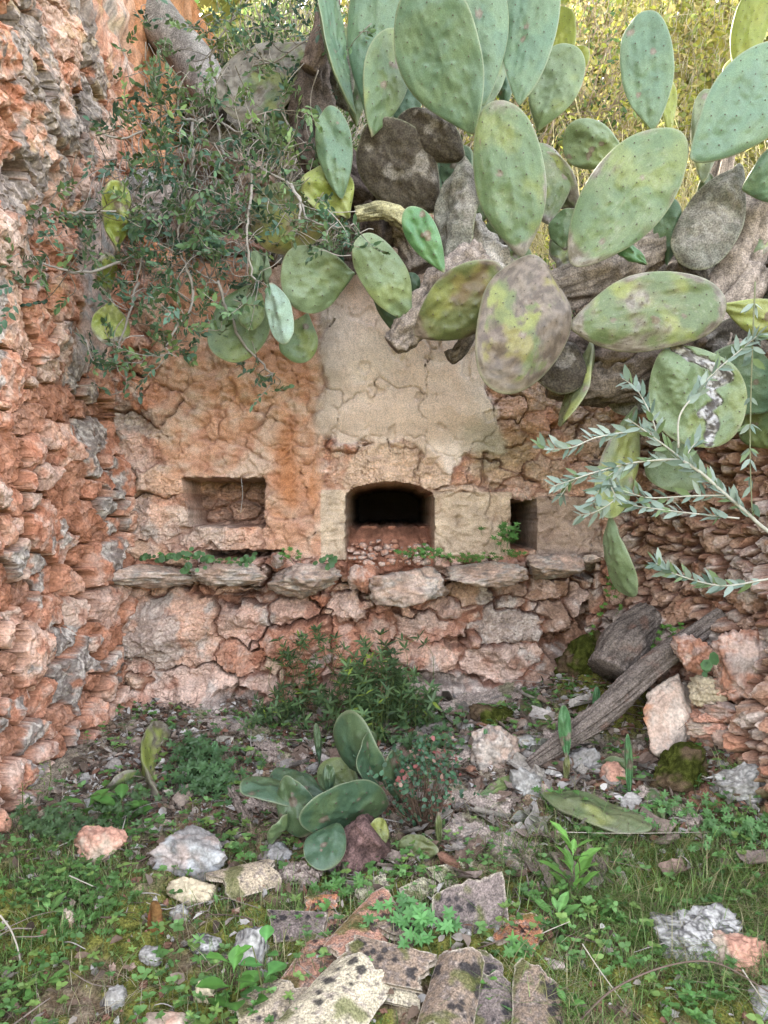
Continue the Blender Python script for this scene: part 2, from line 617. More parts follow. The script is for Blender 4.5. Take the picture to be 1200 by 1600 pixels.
def build_back_wall():
    rng = np.random.default_rng(5)
    xs = ramp_axis([(-1.42, 1.32, 0.0052)])
    zs = ramp_axis([(0.35, 2.05, 0.0052), (2.05, 2.74, 0.008)])
    U, W = np.meshgrid(xs, zs, indexing='ij')
    u, v = U.ravel(), W.ravel()
    px = 600 + u * WK
    py = 800 - (v - CAMZ) * WK
    P = arr3(u, v, 0 * u)
    hand = [(265, 985, 78, 58), (378, 962, 40, 40), (295, 1080, 85, 40), (372, 1030, 34, 26), (205, 1040, 26, 16), (212, 1068, 26, 12),
            (375, 922, 42, 8), (385, 937, 42, 8), (448, 958, 34, 20), (470, 1010, 44, 38), (400, 1085, 40, 30), (545, 950, 26, 22), (560, 900, 26, 22), (590, 990, 26, 24), (535, 1010, 26, 34),
            (610, 1045, 40, 26), (655, 985, 52, 22), (660, 1030, 62, 24), (735, 1000, 14, 12), (705, 955, 30, 14), (745, 925, 44, 14), (800, 920, 30, 14),
            (795, 985, 62, 26), (790, 1032, 70, 28), (735, 962, 16, 10), (868, 975, 22, 34), (905, 940, 22, 20), (905, 1000, 22, 34), (860, 1045, 40, 30),
            (850, 925, 30, 16), (945, 935, 26, 22), (950, 985, 22, 28), (985, 900, 24, 26), (700, 1070, 60, 20), (560, 1075, 60, 24),
            (207, 690, 42, 50), (200, 625, 34, 30), (180, 760, 22, 34), (240, 752, 42, 26), (240, 810, 55, 34), (200, 855, 40, 20), (250, 640, 36, 28), (175, 820, 14, 20),
            (740, 815, 58, 46), (885, 820, 50, 44), (520, 820, 28, 50), (455, 760, 34, 50), (450, 835, 40, 28), (350, 838, 66, 20),
            (345, 715, 70, 26), (300, 660, 44, 34), (370, 655, 32, 30), (330, 610, 34, 26), (420, 690, 36, 28), (400, 610, 40, 28),
            (600, 735, 78, 34), (675, 735, 26, 28), (725, 745, 24, 16), (720, 765, 40, 9), (780, 800, 20, 30), (800, 640, 26, 20), (835, 620, 22, 20),
            (795, 675, 30, 18), (845, 660, 26, 20), (880, 690, 26, 30), (810, 710, 30, 22), (850, 735, 34, 24), (820, 760, 30, 14), (900, 750, 30, 20),
            (930, 690, 26, 30), (955, 760, 30, 34), (950, 840, 26, 34), (1000, 820, 34, 26), (1010, 750, 34, 30), (1050, 820, 30, 26), (1000, 690, 30, 26)]
    A0 = [(float(wx(a)), float(wz(b)), c * 1.0 / WK, d * 1.0 / WK) for a, b, c, d in hand]

    def rf(a, b, r):
        k = r.uniform(0.5, 1.3)
        if b < 1.2:
            return 0.055 * k, 0.036 * k
        return 0.075 * k, 0.055 * k
    A = dart(A0, -1.4, 1.3, 0.35, 2.75, rf, 5000, rng, 0.92)
    c1, edge, wu_, wv_ = cells(u, v, A, 0.040, 9, 2)
    h, prof = stone_relief(u, v, A, c1, edge, rng, 0.022, 0.50, 0.026)
    offs = rng.normal(0, 9, (len(A), 3))[c1]
    n1 = fbm(P * 3.0 + 3, 4)
    n2 = fbm(P * 14 + 13, 4)
    n3 = fbm(P * 60 + 23, 2)
    rn = ridged(P * np.array([10, 17, 1]) + offs * 0.4, 4)
    wob = 22 * fbm(P * 6 + 71, 3)

    # smooth lime plaster over the chimney breast, rough thin plaster on both sides
    brk = 10 * fbm(P * 18 + 5, 3)
    wedge = 26 * fbm(P * 3.3 + 15, 4)
    bottom = np.interp(px, [480, 500, 545, 600, 650, 700, 730, 770], [770, 690, 705, 690, 680, 740, 705, 690])
    smoothp = sstep(-16, 16, px - 495 + 0.5 * wob + 0.8 * wedge + 0.3 * brk) * sstep(8, -8, px - 768 + wob * 0.5 + wedge + brk * 0.5) * sstep(6, -6, py - bottom + 0.9 * wedge + 0.8 * brk)
    block = ((px > 678) & (px < 802) & (py > 768) & (py < 868)) | ((px > 500) & (px < 548) & (py > 765) & (py < 875)) | ((px > 838) & (px < 935) & (py > 775) & (py < 868))
    block = block.astype(float)
    thin = sstep(225, 262, px + wob) * sstep(500, 488, px) * sstep(762, 738, py + 0.5 * wob) * 0.85
    thin = np.maximum(thin, sstep(400, 425, px) * sstep(512, 500, px) * sstep(880, 860, py) * 0.9)
    thin = np.maximum(thin, sstep(225, 250, px + wob) * sstep(440, 430, px) * sstep(880, 866, py) * sstep(735, 745, py) * 0.45)
    thin = np.maximum(thin, sstep(500, 520, px) * sstep(770, 750, px) * sstep(775, 765, py) * sstep(-6, 6, py - bottom) * 0.6)
    thin = np.maximum(thin, sstep(740, 760, px) * sstep(960, 930, px + wob) * sstep(875, 860, py) * sstep(560, 580, py) * 0.35)
    patch = sstep(-0.1, 0.35, fbm(P * 5.5 + 88, 3))
    thin = thin * (0.79 + 0.21 * patch)
    thin = np.maximum(thin, block * 0.75)
    Pm = np.clip(np.maximum(smoothp, thin), 0, 1)

    low = sstep(865, 885, py)
    # stone relief
    fct = 0.013 * facet(u, v, 0.055, 21, 0.6, 0.4, 0.3, 1.5) + 0.008 * facet(u, v, 0.024, 22, 0.6, 0.4, 0.35, 1.3)
    hs = (0.45 + 0.55 * prof) * (0.030 + np.clip(h, -0.03, 0.075)) + 0.010 * rn * (0.4 + 0.6 * prof) + 0.004 * n3 + 0.006 * n2 + fct - 0.050 * sstep(0.011, 0.0, edge) * (0.12 + 0.88 * sstep(0.0, 0.3, noise(P * 7 + 900)))
    hp = 0.034 + (1 - smoothp) * 0.35 * fct + 0.010 * n1 + 0.0045 * n2 + 0.0016 * n3
    # cracks: a wide warped network
    Ac = dart([], -1.4, 1.3, 0.9, 2.75, lambda a, b, r: ((0.13, 0.15) if 500 < 600 + a * WK < 770 else (0.075, 0.06)), 2500, rng)
    cc, ce, _, _ = cells(u, v, Ac, 0.075, 6, 5)
    crk = sstep(0.0048, 0.0008, ce) * sstep(-0.25, 0.1, noise(P * 4 + 55) + 0.12 + 0.3 * (px < 500))
    hp = hp - 0.020 * crk
    spall = sstep(0.42, 0.52, fbm(P * 9 + 222, 3) + 0.12 * (crk > 0.3) + 0.15 * (1 - smoothp))
    hp = hp - 0.014 * spall
    hgt = hs * (1 - Pm) + hp * Pm + (1 - smoothp) * Pm * (0.008 * rn + 0.15 * (hs - 0.03))
    hgt += 0.05 * smoothp * sstep(700, 640, py)                                  # breast stands proud
    hgt += 0.02 * low * prof + 0.04 * sstep(1060, 1100, py) - 0.05 * sstep(880, 895, py) * sstep(965, 925, py)
    hgt += 0.035 * sstep(0.25, 0.6, fbm(P * 2 + 44, 2)) * low
    # undercut hollows in the lower wall
    for (a, b, ra, rb, dp) in ((375, 1085, 38, 16, 0.14), (715, 1005, 22, 10, 0.08), (700, 1062, 55, 8, 0.08), (860, 1008, 20, 22, 0.12), (560, 1068, 60, 14, 0.10),
                               (165, 655, 12, 42, 0.16), (178, 870, 30, 10, 0.05), (915, 960, 14, 20, 0.10), (930, 890, 40, 12, 0.10), (780, 760, 16, 6, 0.05)):
        q = ((px - a + 0.4 * wob) / ra) ** 2 + ((py - b + 0.4 * brk) / rb) ** 2
        hgt -= dp * sstep(1.3, 0.7, q)

    # openings pushed back into the wall thickness
    def rect(a0, b0, a1, b1, skew=0.0, k=4):
        e = 0.25 * brk
        return (sstep(-k, k, px - a0 - skew * (py - b0) + e) * sstep(k, -k, px - a1 + e) * sstep(-k, k, py - b0 + e) * sstep(k, -k, py - b1 + e))
    nl = rect(286, 748, 412, 822, 0.18, 2)
    dpn = 0.26 - 0.035 * prof * sstep(0.0, 0.02, edge) + 0.02 * rn
    hgt = hgt * (1 - nl) + (-dpn) * nl
    # slot below the niche sill
    sl = rect(322, 861, 442, 872, 0, 2)
    hgt -= 0.30 * sl
    # oven arch
    ax, aw = 609.0, 69.0
    topy = 779 - 24 * np.sqrt(np.clip(1 - ((px - ax) / aw) ** 2, 0, 1)) + np.where(px < ax, 0, -0) 
    arch = sstep(-2, 2, px - 541 + 0.2 * brk) * sstep(2, -2, px - 678 + 0.2 * brk) * sstep(-2, 2, py - topy + 0.15 * brk) * sstep(905, 893, py)
    fl = np.clip((872 + 0.5 * brk - py) / 45.0, 0, 1)                            # rubble rises from the sill into the oven
    hgt = hgt * (1 - arch) + arch * (-0.02 - 0.36 * np.clip(fl, 0, 1) ** 1.2 - 0.95 * sstep(826, 818, py + 0.5 * brk) + 0.025 * rn * (1 - fl))
    # right hand niche
    rn_ = rect(801, 782, 838, 858, 0, 2)
    hgt = hgt * (1 - rn_) + rn_ * (-0.65 + 0.02 * rn)
    y = WD - hgt + 0.035
    y = y + 0.02 * np.sin(u * 2.2 + 1) - 0.05 * sstep(0.7, 1.3, u)
    # top edge crumbles away
    t1 = fbm(P * 26 + 91, 3)
    t2 = fbm(P * 26 + 191, 3)
    amp = 0.009 * (1 - Pm) * (1 - nl) * (1 - arch)
    V = arr3(u + amp * t1, y, v + amp * t2)

    # colour
    sr = rng.uniform(0, 1, len(A))[c1]
    sr2 = rng.uniform(0, 1, len(A))[c1]
    c = mix(TERRA, TERRA_L, sstep(0.1, 0.9, sr + 0.25 * n2))
    c = mix(c, PINK * 1.05, (sr2 > 0.6) * 0.6)
    c = mix(c, BEIGE * 0.9, (sr2 < 0.15) * 0.5)
    c = mix(c, PINK, sstep(0.0, 0.5, n2 + 0.15 * n3) * 0.5)
    c = mix(c, TERRA_D, sstep(0.15, 0.6, fbm(P * 8 + 301, 3)) * 0.6)
    rightish = sstep(640, 900, px + wob) * sstep(860, 900, py)
    c = mix(c, mix(BROWN * 1.2, PINK * 0.85, sstep(-0.3, 0.5, n2 + sr - 0.4)), rightish * 0.75)
    lich = sstep(0.25, 0.5, n1 + 0.4 * n2 + 0.5 * (sr > 0.86))
    c = mix(c, mix(GREY, PALE, sstep(-0.2, 0.4, n3 + n2)), lich * 0.6 * (1 - Pm))
    thinc = mix(np.array([0.60, 0.335, 0.215]), np.array([0.62, 0.455, 0.35]), sstep(-0.3, 0.45, n1 + 0.5 * n2))
    thinc = mix(thinc, TERRA, sstep(0.1, 0.45, fbm(P * 7 + 7, 3)) * 0.6)
    c = mix(c, thinc, (thin > 0.2) * np.clip(thin * 1.1, 0, 1) * (1 - block))
    blockc = mix(BEIGE, np.array([0.40, 0.30, 0.24]), sstep(790, 850, px))
    c = mix(c, blockc * (0.92 + 0.25 * n2)[:, None], block * 0.85)
    pc = mix(np.array([0.86, 0.72, 0.63]), np.array([0.76, 0.60, 0.505]), sstep(-0.3, 0.5, n1 + 0.4 * n2))
    pc = mix(pc, np.array([0.60, 0.42, 0.31]), sstep(500, 470, py) * 0.6)
    pc = mix(pc, np.array([0.42, 0.36, 0.31]), sstep(560, 500, px + 0.6 * wob) * sstep(760, 600, py) * 0.85)     # old soot stain down the breast edge
    pc = mix(pc, np.array([0.50, 0.45, 0.37]), sstep(700, 760, px + wob) * sstep(560, 720, py) * 0.5)
    c = mix(c, pc, smoothp)
    lin = sstep(1.15, 0.95, ((px - 617) / 82) ** 2 + ((py - 752) / 62) ** 2 + 0.2 * wob / 22) * (1 - arch) * sstep(775, 765, py)
    c = mix(c, np.array([0.62, 0.455, 0.34]) * (1 + 0.3 * n2)[:, None], lin * 0.8)
    # rust red run-off streaks
    st = np.exp(-((px - 447 + 0.25 * wob) / 20) ** 2) * sstep(640, 680, py) * sstep(830, 770, py) + 0.8 * np.exp(-((px - 487 + 0.2 * wob) / 10) ** 2) * sstep(650, 690, py) * sstep(840, 760, py)
    c = mix(c, np.array([0.44, 0.18, 0.075]), np.clip(st, 0, 1) * 0.8)
    alga = sstep(720, 760, px + wob) * sstep(860, 820, px) * sstep(640, 690, py) * sstep(760, 720, py)
    c = mix(c, np.array([0.26, 0.25, 0.14]), alga * 0.5)
    c = mix(c, np.array([0.22, 0.16, 0.12]), sstep(930, 960, px + wob) * sstep(660, 720, py) * 0.5)
    soot_shade = arch * sstep(828, 818, py + 0.5 * brk)
    c = mix(c, np.array([0.028, 0.022, 0.018]), soot_shade * 0.95)  # sooty oven interior, painted near black to stand in for deep shade
    c = mix(c, np.array([0.48, 0.22, 0.14]) * (0.9 + 0.5 * n2)[:, None], arch * (1 - soot_shade))
    c = mix(c, np.array([0.40, 0.23, 0.16]) * (0.9 + 0.5 * n2)[:, None], nl * 0.8)
    mort_dark = sstep(0.010, 0.002, edge) * (1 - Pm) * (1 - arch)
    c = mix(c, np.array([0.27, 0.125, 0.08]), mort_dark * 0.85)  # red-brown mortar, its dark tone also painting shade into the joints

    wall = thing('ruined_wall', 'back wall of the ruin with lime plaster, arched oven mouth and small niches', 'wall', (0, 3.5, 0.45))
    F = grid_faces(len(xs), len(zs))
    cq = c1[F[:, 0]]
    eq = edge[F].mean(1)
    keep = (eq > 0.005) & (Pm[F].mean(1) < 0.62) & (arch[F].max(1) < 0.5) & (rn_[F].max(1) < 0.5) & (nl[F].max(1) < 0.2)
    keep |= (eq > 0.005) & (nl[F].min(1) > 0.9)
    topz = np.interp(px, [0, 300, 620, 700, 780, 850, 1200], [2.60, 2.52, 2.62, 2.55, 2.18, 2.12, 2.05]) + 0.05 * fbm(P * 5 + 400, 3)
    alive = (v < topz)[F].all(1)
    F, cq, keep = F[alive], cq[alive], keep[alive]
    fy = V[:, 1][F]
    steep = (fy.max(1) - fy.min(1) > 0.028) & ~keep
    uq, inv = np.unique(F[steep], return_inverse=True)
    obj('reveal', V[uq], inv.reshape(-1, 4), c[uq], M_ROCK, wall, False, kind='stuff')
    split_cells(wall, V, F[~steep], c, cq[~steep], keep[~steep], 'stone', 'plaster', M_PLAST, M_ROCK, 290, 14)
    core_box(wall, (-1.42, 4.95, 0.2), (1.6, 5.05, 1.9))
    # jambs and crown behind the relief close the wall's thickness
    V2, F2 = [], []
    xs2 = np.linspace(-1.42, 1.32, 60)
    for i, xx in enumerate(xs2):
        for j, yy in enumerate(np.linspace(3.5, 3.95, 6)):
            V2.append((xx, yy, float(np.interp(600 + xx * WK, [0, 300, 620, 700, 780, 850, 1200], [2.58, 2.50, 2.60, 2.53, 2.16, 2.10, 2.03])) - 0.3 * j / 5 + 0.03 * random.uniform(-1, 1)))
    obj('wall_top', np.array(V2), grid_faces(60, 6), np.tile(BROWN * 1.3, (360, 1)), M_SOIL, wall)
    return wall


WALL = build_back_wall()


# ---- right wall: stones curving towards the camera
def build_right_wall():
    rng = np.random.default_rng(33)
    ctrl = np.array([(0.98, 3.56), (1.20, 3.40), (1.38, 3.15), (1.50, 2.80), (1.53, 2.40), (1.62, 1.90), (1.75, 1.2)])
    seg = np.linalg.norm(np.diff(ctrl, axis=0), axis=1)
    s = np.concatenate([[0], np.cumsum(seg)])
    us = ramp_axis([(0.0, 1.25, 0.0058), (1.25, s[-1], 0.02)])
    zs = ramp_axis([(0.15, 2.0, 0.0058), (2.0, 2.35, 0.012)])
    U, W = np.meshgrid(us, zs, indexing='ij')
    u, v = U.ravel(), W.ravel()
    ks = np.ones(25) / 25

    def cv(uu):
        g = np.linspace(0, s[-1], 400)
        x = np.interp(g, s, ctrl[:, 0])
        y = np.interp(g, s, ctrl[:, 1])
        xp = np.convolve(np.pad(x, 12, 'edge'), ks, 'valid')
        yp = np.convolve(np.pad(y, 12, 'edge'), ks, 'valid')
        tx = np.gradient(xp, g)
        ty = np.gradient(yp, g)
        return np.interp(uu, g, xp), np.interp(uu, g, yp), np.interp(uu, g, tx), np.interp(uu, g, ty)
    x, y, tx, ty = cv(u)
    l = np.hypot(tx, ty)
    nx, ny = ty / l, -tx / l          # towards the room
    nx, ny = np.where(nx > 0, -nx, nx), np.where(nx > 0, -ny, ny)
    P = arr3(u, v, 0 * u + 7)

    def rf(a, b, r):
        k = 0.4 + 1.1 * r.uniform(0, 1) ** 2.0
        return 0.066 * k, 0.036 * k * r.uniform(0.8, 1.3)
    A = dart([], 0, 2.2, 0.15, 2.35, rf, 7000, rng)
    c1, edge, _, _ = cells(u, v, A, 0.03, 9, 4)
    h, prof = stone_relief(u, v, A, c1, edge, rng, 0.024, 0.35, 0.03)
    offs = rng.normal(0, 9, (len(A), 3))[c1]
    rn = ridged(P * np.array([11, 16, 1]) + offs * 0.4, 4)
    n1 = fbm(P * 3 + 3, 4)
    n2 = fbm(P * 15 + 13, 4)
    n3 = fbm(P * 55 + 23, 2)
    hgt = prof * (0.045 + np.clip(h, -0.03, 0.06)) + 0.013 * rn * (0.4 + 0.6 * prof) + 0.004 * n3 + 0.014 * facet(u, v, 0.055, 31, 0.6, 0.4, 0.3, 1.4) + 0.008 * facet(u, v, 0.024, 32, 0.6, 0.4, 0.35, 1.3) + 0.06 * n1 - 0.03 * sstep(0.012, 0, edge)
    hgt += 0.22 * sstep(1.3, 0.45, v) - 0.18 * sstep(1.5, 2.3, v)
    amp = 0.012
    t1, t2 = fbm(P * 26 + 91, 3), fbm(P * 26 + 191, 3)
    V = arr3(x + nx * hgt + amp * t1, y + ny * hgt, v + amp * t2)
    sr = rng.uniform(0, 1, len(A))[c1]
    c = mix(TERRA * 0.95, TERRA_L, sstep(0.1, 0.9, sr + 0.25 * n2))
    c = mix(c, BROWN * 1.35, sstep(0.45, 0.90, v + 0.25 * n1) * 0.80)
    c = mix(c, PINK * 1.05, sstep(0.05, 0.5, n2 + 0.15 * n3) * 0.5)
    c = mix(c, TERRA_D, sstep(0.15, 0.6, fbm(P * 8 + 301, 3)) * 0.5)
    lich = sstep(0.2, 0.5, n1 + 0.4 * n2 + 0.6 * (sr > 0.82))
    c = mix(c, mix(GREY, PALE, sstep(-0.2, 0.4, n3 + n2)), lich * 0.5)
    c = mix(c, np.array([0.22, 0.105, 0.07]), sstep(0.010, 0.003, edge) * 0.85)  # joints coloured as mortar and darkened so the gaps look deeper
    c = mix(c, MOSS, sstep(0.62, 0.45, v + 0.15 * n1) * sstep(-0.1, 0.2, n2) * 0.8)
    wall = thing('collapsed_wall', 'low collapsed wall of loose brown stones on the right', 'wall', (1.4, 3.0, 0.4))
    F = grid_faces(len(us), len(zs))
    keep = (edge[F].mean(1) > 0.005) & (u[F[:, 0]] < 1.4)
    split_cells(wall, V, F, c, c1[F[:, 0]], keep, 'stone', 'masonry', M_ROCK, M_ROCK, 290, 14)
    # earth backing up to the terrace
    g = np.linspace(0, s[-1], 40)
    gx, gy, gtx, gty = cv(g)
    gl = np.hypot(gtx, gty)
    gnx, gny = np.abs(gty / gl), np.abs(gtx / gl)
    rows = []
    for k, (o_, z_) in enumerate(((0.02, 2.33), (0.12, 2.36), (0.35, 2.25), (0.8, 2.1), (1.6, 2.0), (1.62, 0.0))):
        rows.append(arr3(gx + gnx * o_, gy + gny * o_ * 0.6, np.full(40, z_) + 0.03 * np.sin(g * 9 + k)))
    Vb = np.stack(rows, axis=1).reshape(-1, 3)
    obj('backfill', Vb, grid_faces(40, 6), np.tile(BROWN, (len(Vb), 1)), M_SOIL, wall)


build_right_wall()

# ------------------------------------------------------------------ rocks
def ico(n):
    import bmesh
    bm = bmesh.new()
    bmesh.ops.create_icosphere(bm, subdivisions=n, radius=1)
    V = np.array([v.co[:] for v in bm.verts])
    F = np.array([[v.index for v in f.verts] for f in bm.faces])
    bm.free()
    return V, F


ICO = {n: ico(n) for n in (2, 3, 4, 5)}


def rock_geo(dims, seed, n=4, planes=14, rough=0.10, flat=0.0, box=4.0):
    rng = np.random.default_rng(seed)
    D, F = ICO[n]
    N = rng.normal(size=(planes, 3))
    N /= np.linalg.norm(N, axis=1, keepdims=True)
    dd = rng.uniform(0.50, 0.92, planes)
    dot = np.maximum(D @ N.T, 1e-3)
    r = np.minimum(1.0, (dd / dot).min(1))
    rb_ = (np.abs(D) ** box).sum(1) ** (-1 / box)
    V = D * (np.minimum(r * 1.18, rb_) * 0.94)[:, None]
    off = rng.uniform(0, 50, 3)
    nn = ridged(V * 1.6 + off, 5) * rough + fbm(V * 5 + off, 4) * rough * 0.9 - 0.10 * sstep(0.25, 0.5, fbm(V * 3.5 + off + 9, 2))
    V = V * (1 + nn)[:, None]
    V[:, 2] *= 1 - flat
    return V * np.asarray(dims), F


def rotm(rx=0, ry=0, rz=0):
    from mathutils import Euler
    return np.array(Euler((math.radians(rx), math.radians(ry), math.radians(rz))).to_matrix())


def rock_col(V, kind, seed):
    P = V + seed * 3.1
    n1 = fbm(P * 9, 4)
    n2 = fbm(P * 34 + 5, 3)
    n3 = fbm(P * 90 + 15, 2)
    if kind == 'white':
        c = mix(np.array([0.27, 0.25, 0.23]), np.array([0.46, 0.44, 0.41]), sstep(-0.3, 0.3, n2))
        c = mix(c, GREYD, sstep(0.2, 0.45, n2 + n3) * 0.6)
    elif kind == 'grey':
        c = mix(GREY, np.array([0.42, 0.42, 0.42]), sstep(-0.3, 0.4, n1 + 0.5 * n2))
        c = mix(c, PINK, sstep(0.15, 0.45, fbm(P * 7 + 60, 3)) * 0.5)
    elif kind == 'speckle':
        c = mix(np.array([0.46, 0.44, 0.42]), np.array([0.07, 0.065, 0.065]), sstep(-0.05, 0.25, 0.55 * n2 + 0.9 * n3 + 0.1 * n1) * 0.85)
    elif kind == 'cream':
        c = mix(np.array([0.56, 0.47, 0.33]), np.array([0.44, 0.36, 0.25]), sstep(-0.2, 0.4, n1 + n3 * 0.5))
    elif kind == 'brick':
        c = mix(np.array([0.33, 0.10, 0.055]), np.array([0.20, 0.08, 0.05]), sstep(-0.2, 0.4, n2))
        c = mix(c, MOSS, sstep(0.0, 0.3, n1) * 0.6)
    elif kind == 'slab':
        c = mix(np.array([0.62, 0.50, 0.42]), np.array([0.55, 0.40, 0.32]), sstep(-0.2, 0.4, n1 + n3 * 0.4))
        c = mix(c, np.array([0.55, 0.22, 0.09]), sstep(0.15, 0.4, fbm(P * 5 + 60, 3) + 0.25 * (V[:, 0] > 0.05)) * 0.8)
        c = mix(c, MOSS, sstep(-0.10, -0.15, V[:, 2] + 0.03 * n1))
    elif kind == 'pink':
        c = mix(np.array([0.55, 0.30, 0.22]), np.array([0.48, 0.38, 0.30]), sstep(-0.2, 0.4, n1))
    elif kind == 'ledge':
        c = mix(np.array([0.42, 0.31, 0.25]), np.array([0.54, 0.46, 0.40]), sstep(-0.25, 0.35, n1 + 0.5 * n2))
        c = mix(c, GREYD * 1.2, sstep(0.12, 0.4, n2 + 0.5 * n3) * 0.6)
        c = mix(c, TERRA_L, sstep(0.1, 0.5, fbm(P * 8 + 60, 3)) * 0.4)
    elif kind == 'terra':
        c = mix(TERRA * 0.8, PINK * 0.9, sstep(-0.3, 0.4, n1 + 0.4 * n2))
        c = mix(c, GREY, sstep(0.25, 0.5, fbm(P * 8 + 60, 3)) * 0.5)
    elif kind == 'moss':
        c = mix(MOSS * 0.45, MOSS * 1.0, sstep(-0.3, 0.4, n2 + n3))
        c = mix(c, BROWN * 0.8, sstep(0.0, 0.3, n1) * 0.8)
    else:
        c = mix(BROWN, PINK * 0.8, sstep(-0.3, 0.4, n1 + 0.4 * n2))
    return c


def rock(name, centre, dims, kind, seed, rot=(0, 0, 0), parent=None, n=4, rough=0.10, flat=0.0, planes=14, mat=None, label=None, cat=None, group=None, moss=0.0):
    V, F = rock_geo(dims, seed, n, planes, rough, flat)
    V = V @ rotm(*rot).T
    c = rock_col(V, kind, seed)
    if moss:
        nz = fbm(V * 14 + seed, 3)
        c = mix(c, MOSS * 1.2, sstep(0.1, 0.3, nz + moss - 0.5))
    o = obj(name, V + np.asarray(centre), F, c, mat or M_ROCK, parent, True)
    if label: tag(o, label, cat or 'stone', group)
    return o


# ledge stones sticking out of the back wall
for i, (x0, y0, x1, y1, kind, dp) in enumerate(((164, 881, 296, 915, 'ledge', .13), (300, 877, 418, 911, 'ledge', .15), (422, 884, 524, 934, 'ledge', .16),
                                              (590, 884, 711, 948, 'ledge', .17), (708, 876, 826, 913, 'ledge', .15), (815, 861, 906, 908, 'ledge', .15),
                                              (424, 862, 446, 888, 'terra', .06), (548, 884, 590, 930, 'terra', .07), (905, 866, 940, 880, 'ledge', .08))):
    d = 3.42
    a, b = PX(x0, y0, d), PX(x1, y1, d)
    cc_ = (a + b) / 2
    rock('ledge_stone', cc_ + np.array([0, 0.0, 0]), ((b[0] - a[0]) / 2 * 1.12, dp, abs(a[2] - b[2]) / 2 * 1.06), kind, 100 + i, (0, random.uniform(-3, 3), 0), WALL, 5, 0.10, 0, 22)
# rubble fallen in the oven and big blocks low in the wall
for i in range(80):
    px_, py_ = random.uniform(548, 672), random.uniform(845, 882)
    s_ = random.uniform(0.006, 0.022)
    rock('rubble_stone', PX(px_, py_, 3.40 + (882 - py_) * 0.0075), (s_ * 1.3, s_, s_ * 0.8), 'terra', 300 + i, (0, 0, random.uniform(0, 90)), WALL, 2)


# ------------------------------------------------------------------ tubes
def tube_geo(path, radii, sides=8, flat=1.0, up=(0, -1, 0), caps=True):
    path = np.asarray(path, float)
    n = len(path)
    radii = np.broadcast_to(radii, (n,)).astype(float)
    T = np.gradient(path, axis=0)
    T /= np.linalg.norm(T, axis=1, keepdims=True) + 1e-9
    up = np.asarray(up, float)
    A = np.cross(T, up)
    bad = np.linalg.norm(A, axis=1) < 0.1
    A[bad] = np.cross(T[bad], np.array([0.9, 0.1, 0.4]))
    A /= np.linalg.norm(A, axis=1, keepdims=True)
    B = np.cross(A, T)
    th = np.linspace(0, 2 * math.pi, sides, endpoint=False)
    V = path[:, None, :] + radii[:, None, None] * (np.cos(th)[None, :, None] * A[:, None, :] + flat * np.sin(th)[None, :, None] * B[:, None, :])
    V = V.reshape(-1, 3)
    i = np.arange(n - 1)[:, None] * sides
    j = np.arange(sides)[None, :]
    j2 = (j + 1) % sides
    F = np.stack([(i + j).ravel(), (i + j2).ravel(), (i + sides + j2).ravel(), (i + sides + j).ravel()], axis=1)
    if caps:
        V = np.vstack([V, path[0], path[-1]])
        a, b = n * sides, n * sides + 1
        jj = np.arange(sides)
        F1 = np.stack([np.full(sides, a), (jj + 1) % sides, jj, jj], 1)[:, :3]
        F2 = np.stack([np.full(sides, b), (n - 1) * sides + jj, (n - 1) * sides + (jj + 1) % sides], 1)
        return V, F, np.vstack([F1, F2])
    return V, F, np.zeros((0, 3), int)


class Geo:
    def __init__(self):
        self.V, self.Q, self.T, self.C, self.n = [], [], [], [], 0

    def add(self, V, Q=None, T=None, col=(0.2, 0.2, 0.2)):
        col = np.asarray(col, float)
        self.V.append(V)
        self.C.append(np.broadcast_to(col, (len(V), 3)))
        if Q is not None and len(Q): self.Q.append(np.asarray(Q) + self.n)
        if T is not None and len(T): self.T.append(np.asarray(T) + self.n)
        self.n += len(V)

    def tube(self, path, radii, sides=5, col=(0.2, 0.2, 0.2), **k):
        V, Q, T = tube_geo(path, radii, sides, **k)
        self.add(V, Q, T, col)

    def build(self, name, mat, parent=None, kind=None, smooth=True):
        F = []
        if self.Q: F.append(np.vstack(self.Q))
        if self.T: F.append(np.vstack(self.T))
        return obj(name, np.vstack(self.V), F, np.vstack(self.C), mat, parent, smooth, kind=kind)


def smooth_path(pts, n=8):
    pts = np.asarray(pts, float)
    if len(pts) < 3:
        t = np.linspace(0, 1, n)[:, None]
        return pts[0] * (1 - t) + pts[-1] * t
    out = []
    Pp = np.vstack([2 * pts[0] - pts[1], pts, 2 * pts[-1] - pts[-2]])
    for i in range(1, len(Pp) - 2):
        p0, p1, p2, p3 = Pp[i - 1:i + 3]
        for t in np.linspace(0, 1, n, endpoint=False):
            out.append(0.5 * (2 * p1 + (p2 - p0) * t + (2 * p0 - 5 * p1 + 4 * p2 - p3) * t ** 2 + (3 * p1 - 3 * p2 + p3 - p0) * t ** 3))
    out.append(pts[-1])
    return np.array(out)


# a leaf: 8 vertices along a folded blade; many leaves are laid with numpy
LEAF_T = np.array([0, .28, .28, .28, .65, .65, .65, 1.0])
LEAF_S = np.array([0, -1, 0, 1, -.85, 0, .85, 0])
LEAF_Q = np.array([[1, 2, 5, 4], [2, 3, 6, 5]])
LEAF_TR = np.array([[0, 2, 1], [0, 3, 2], [4, 5, 7], [5, 6, 7]])


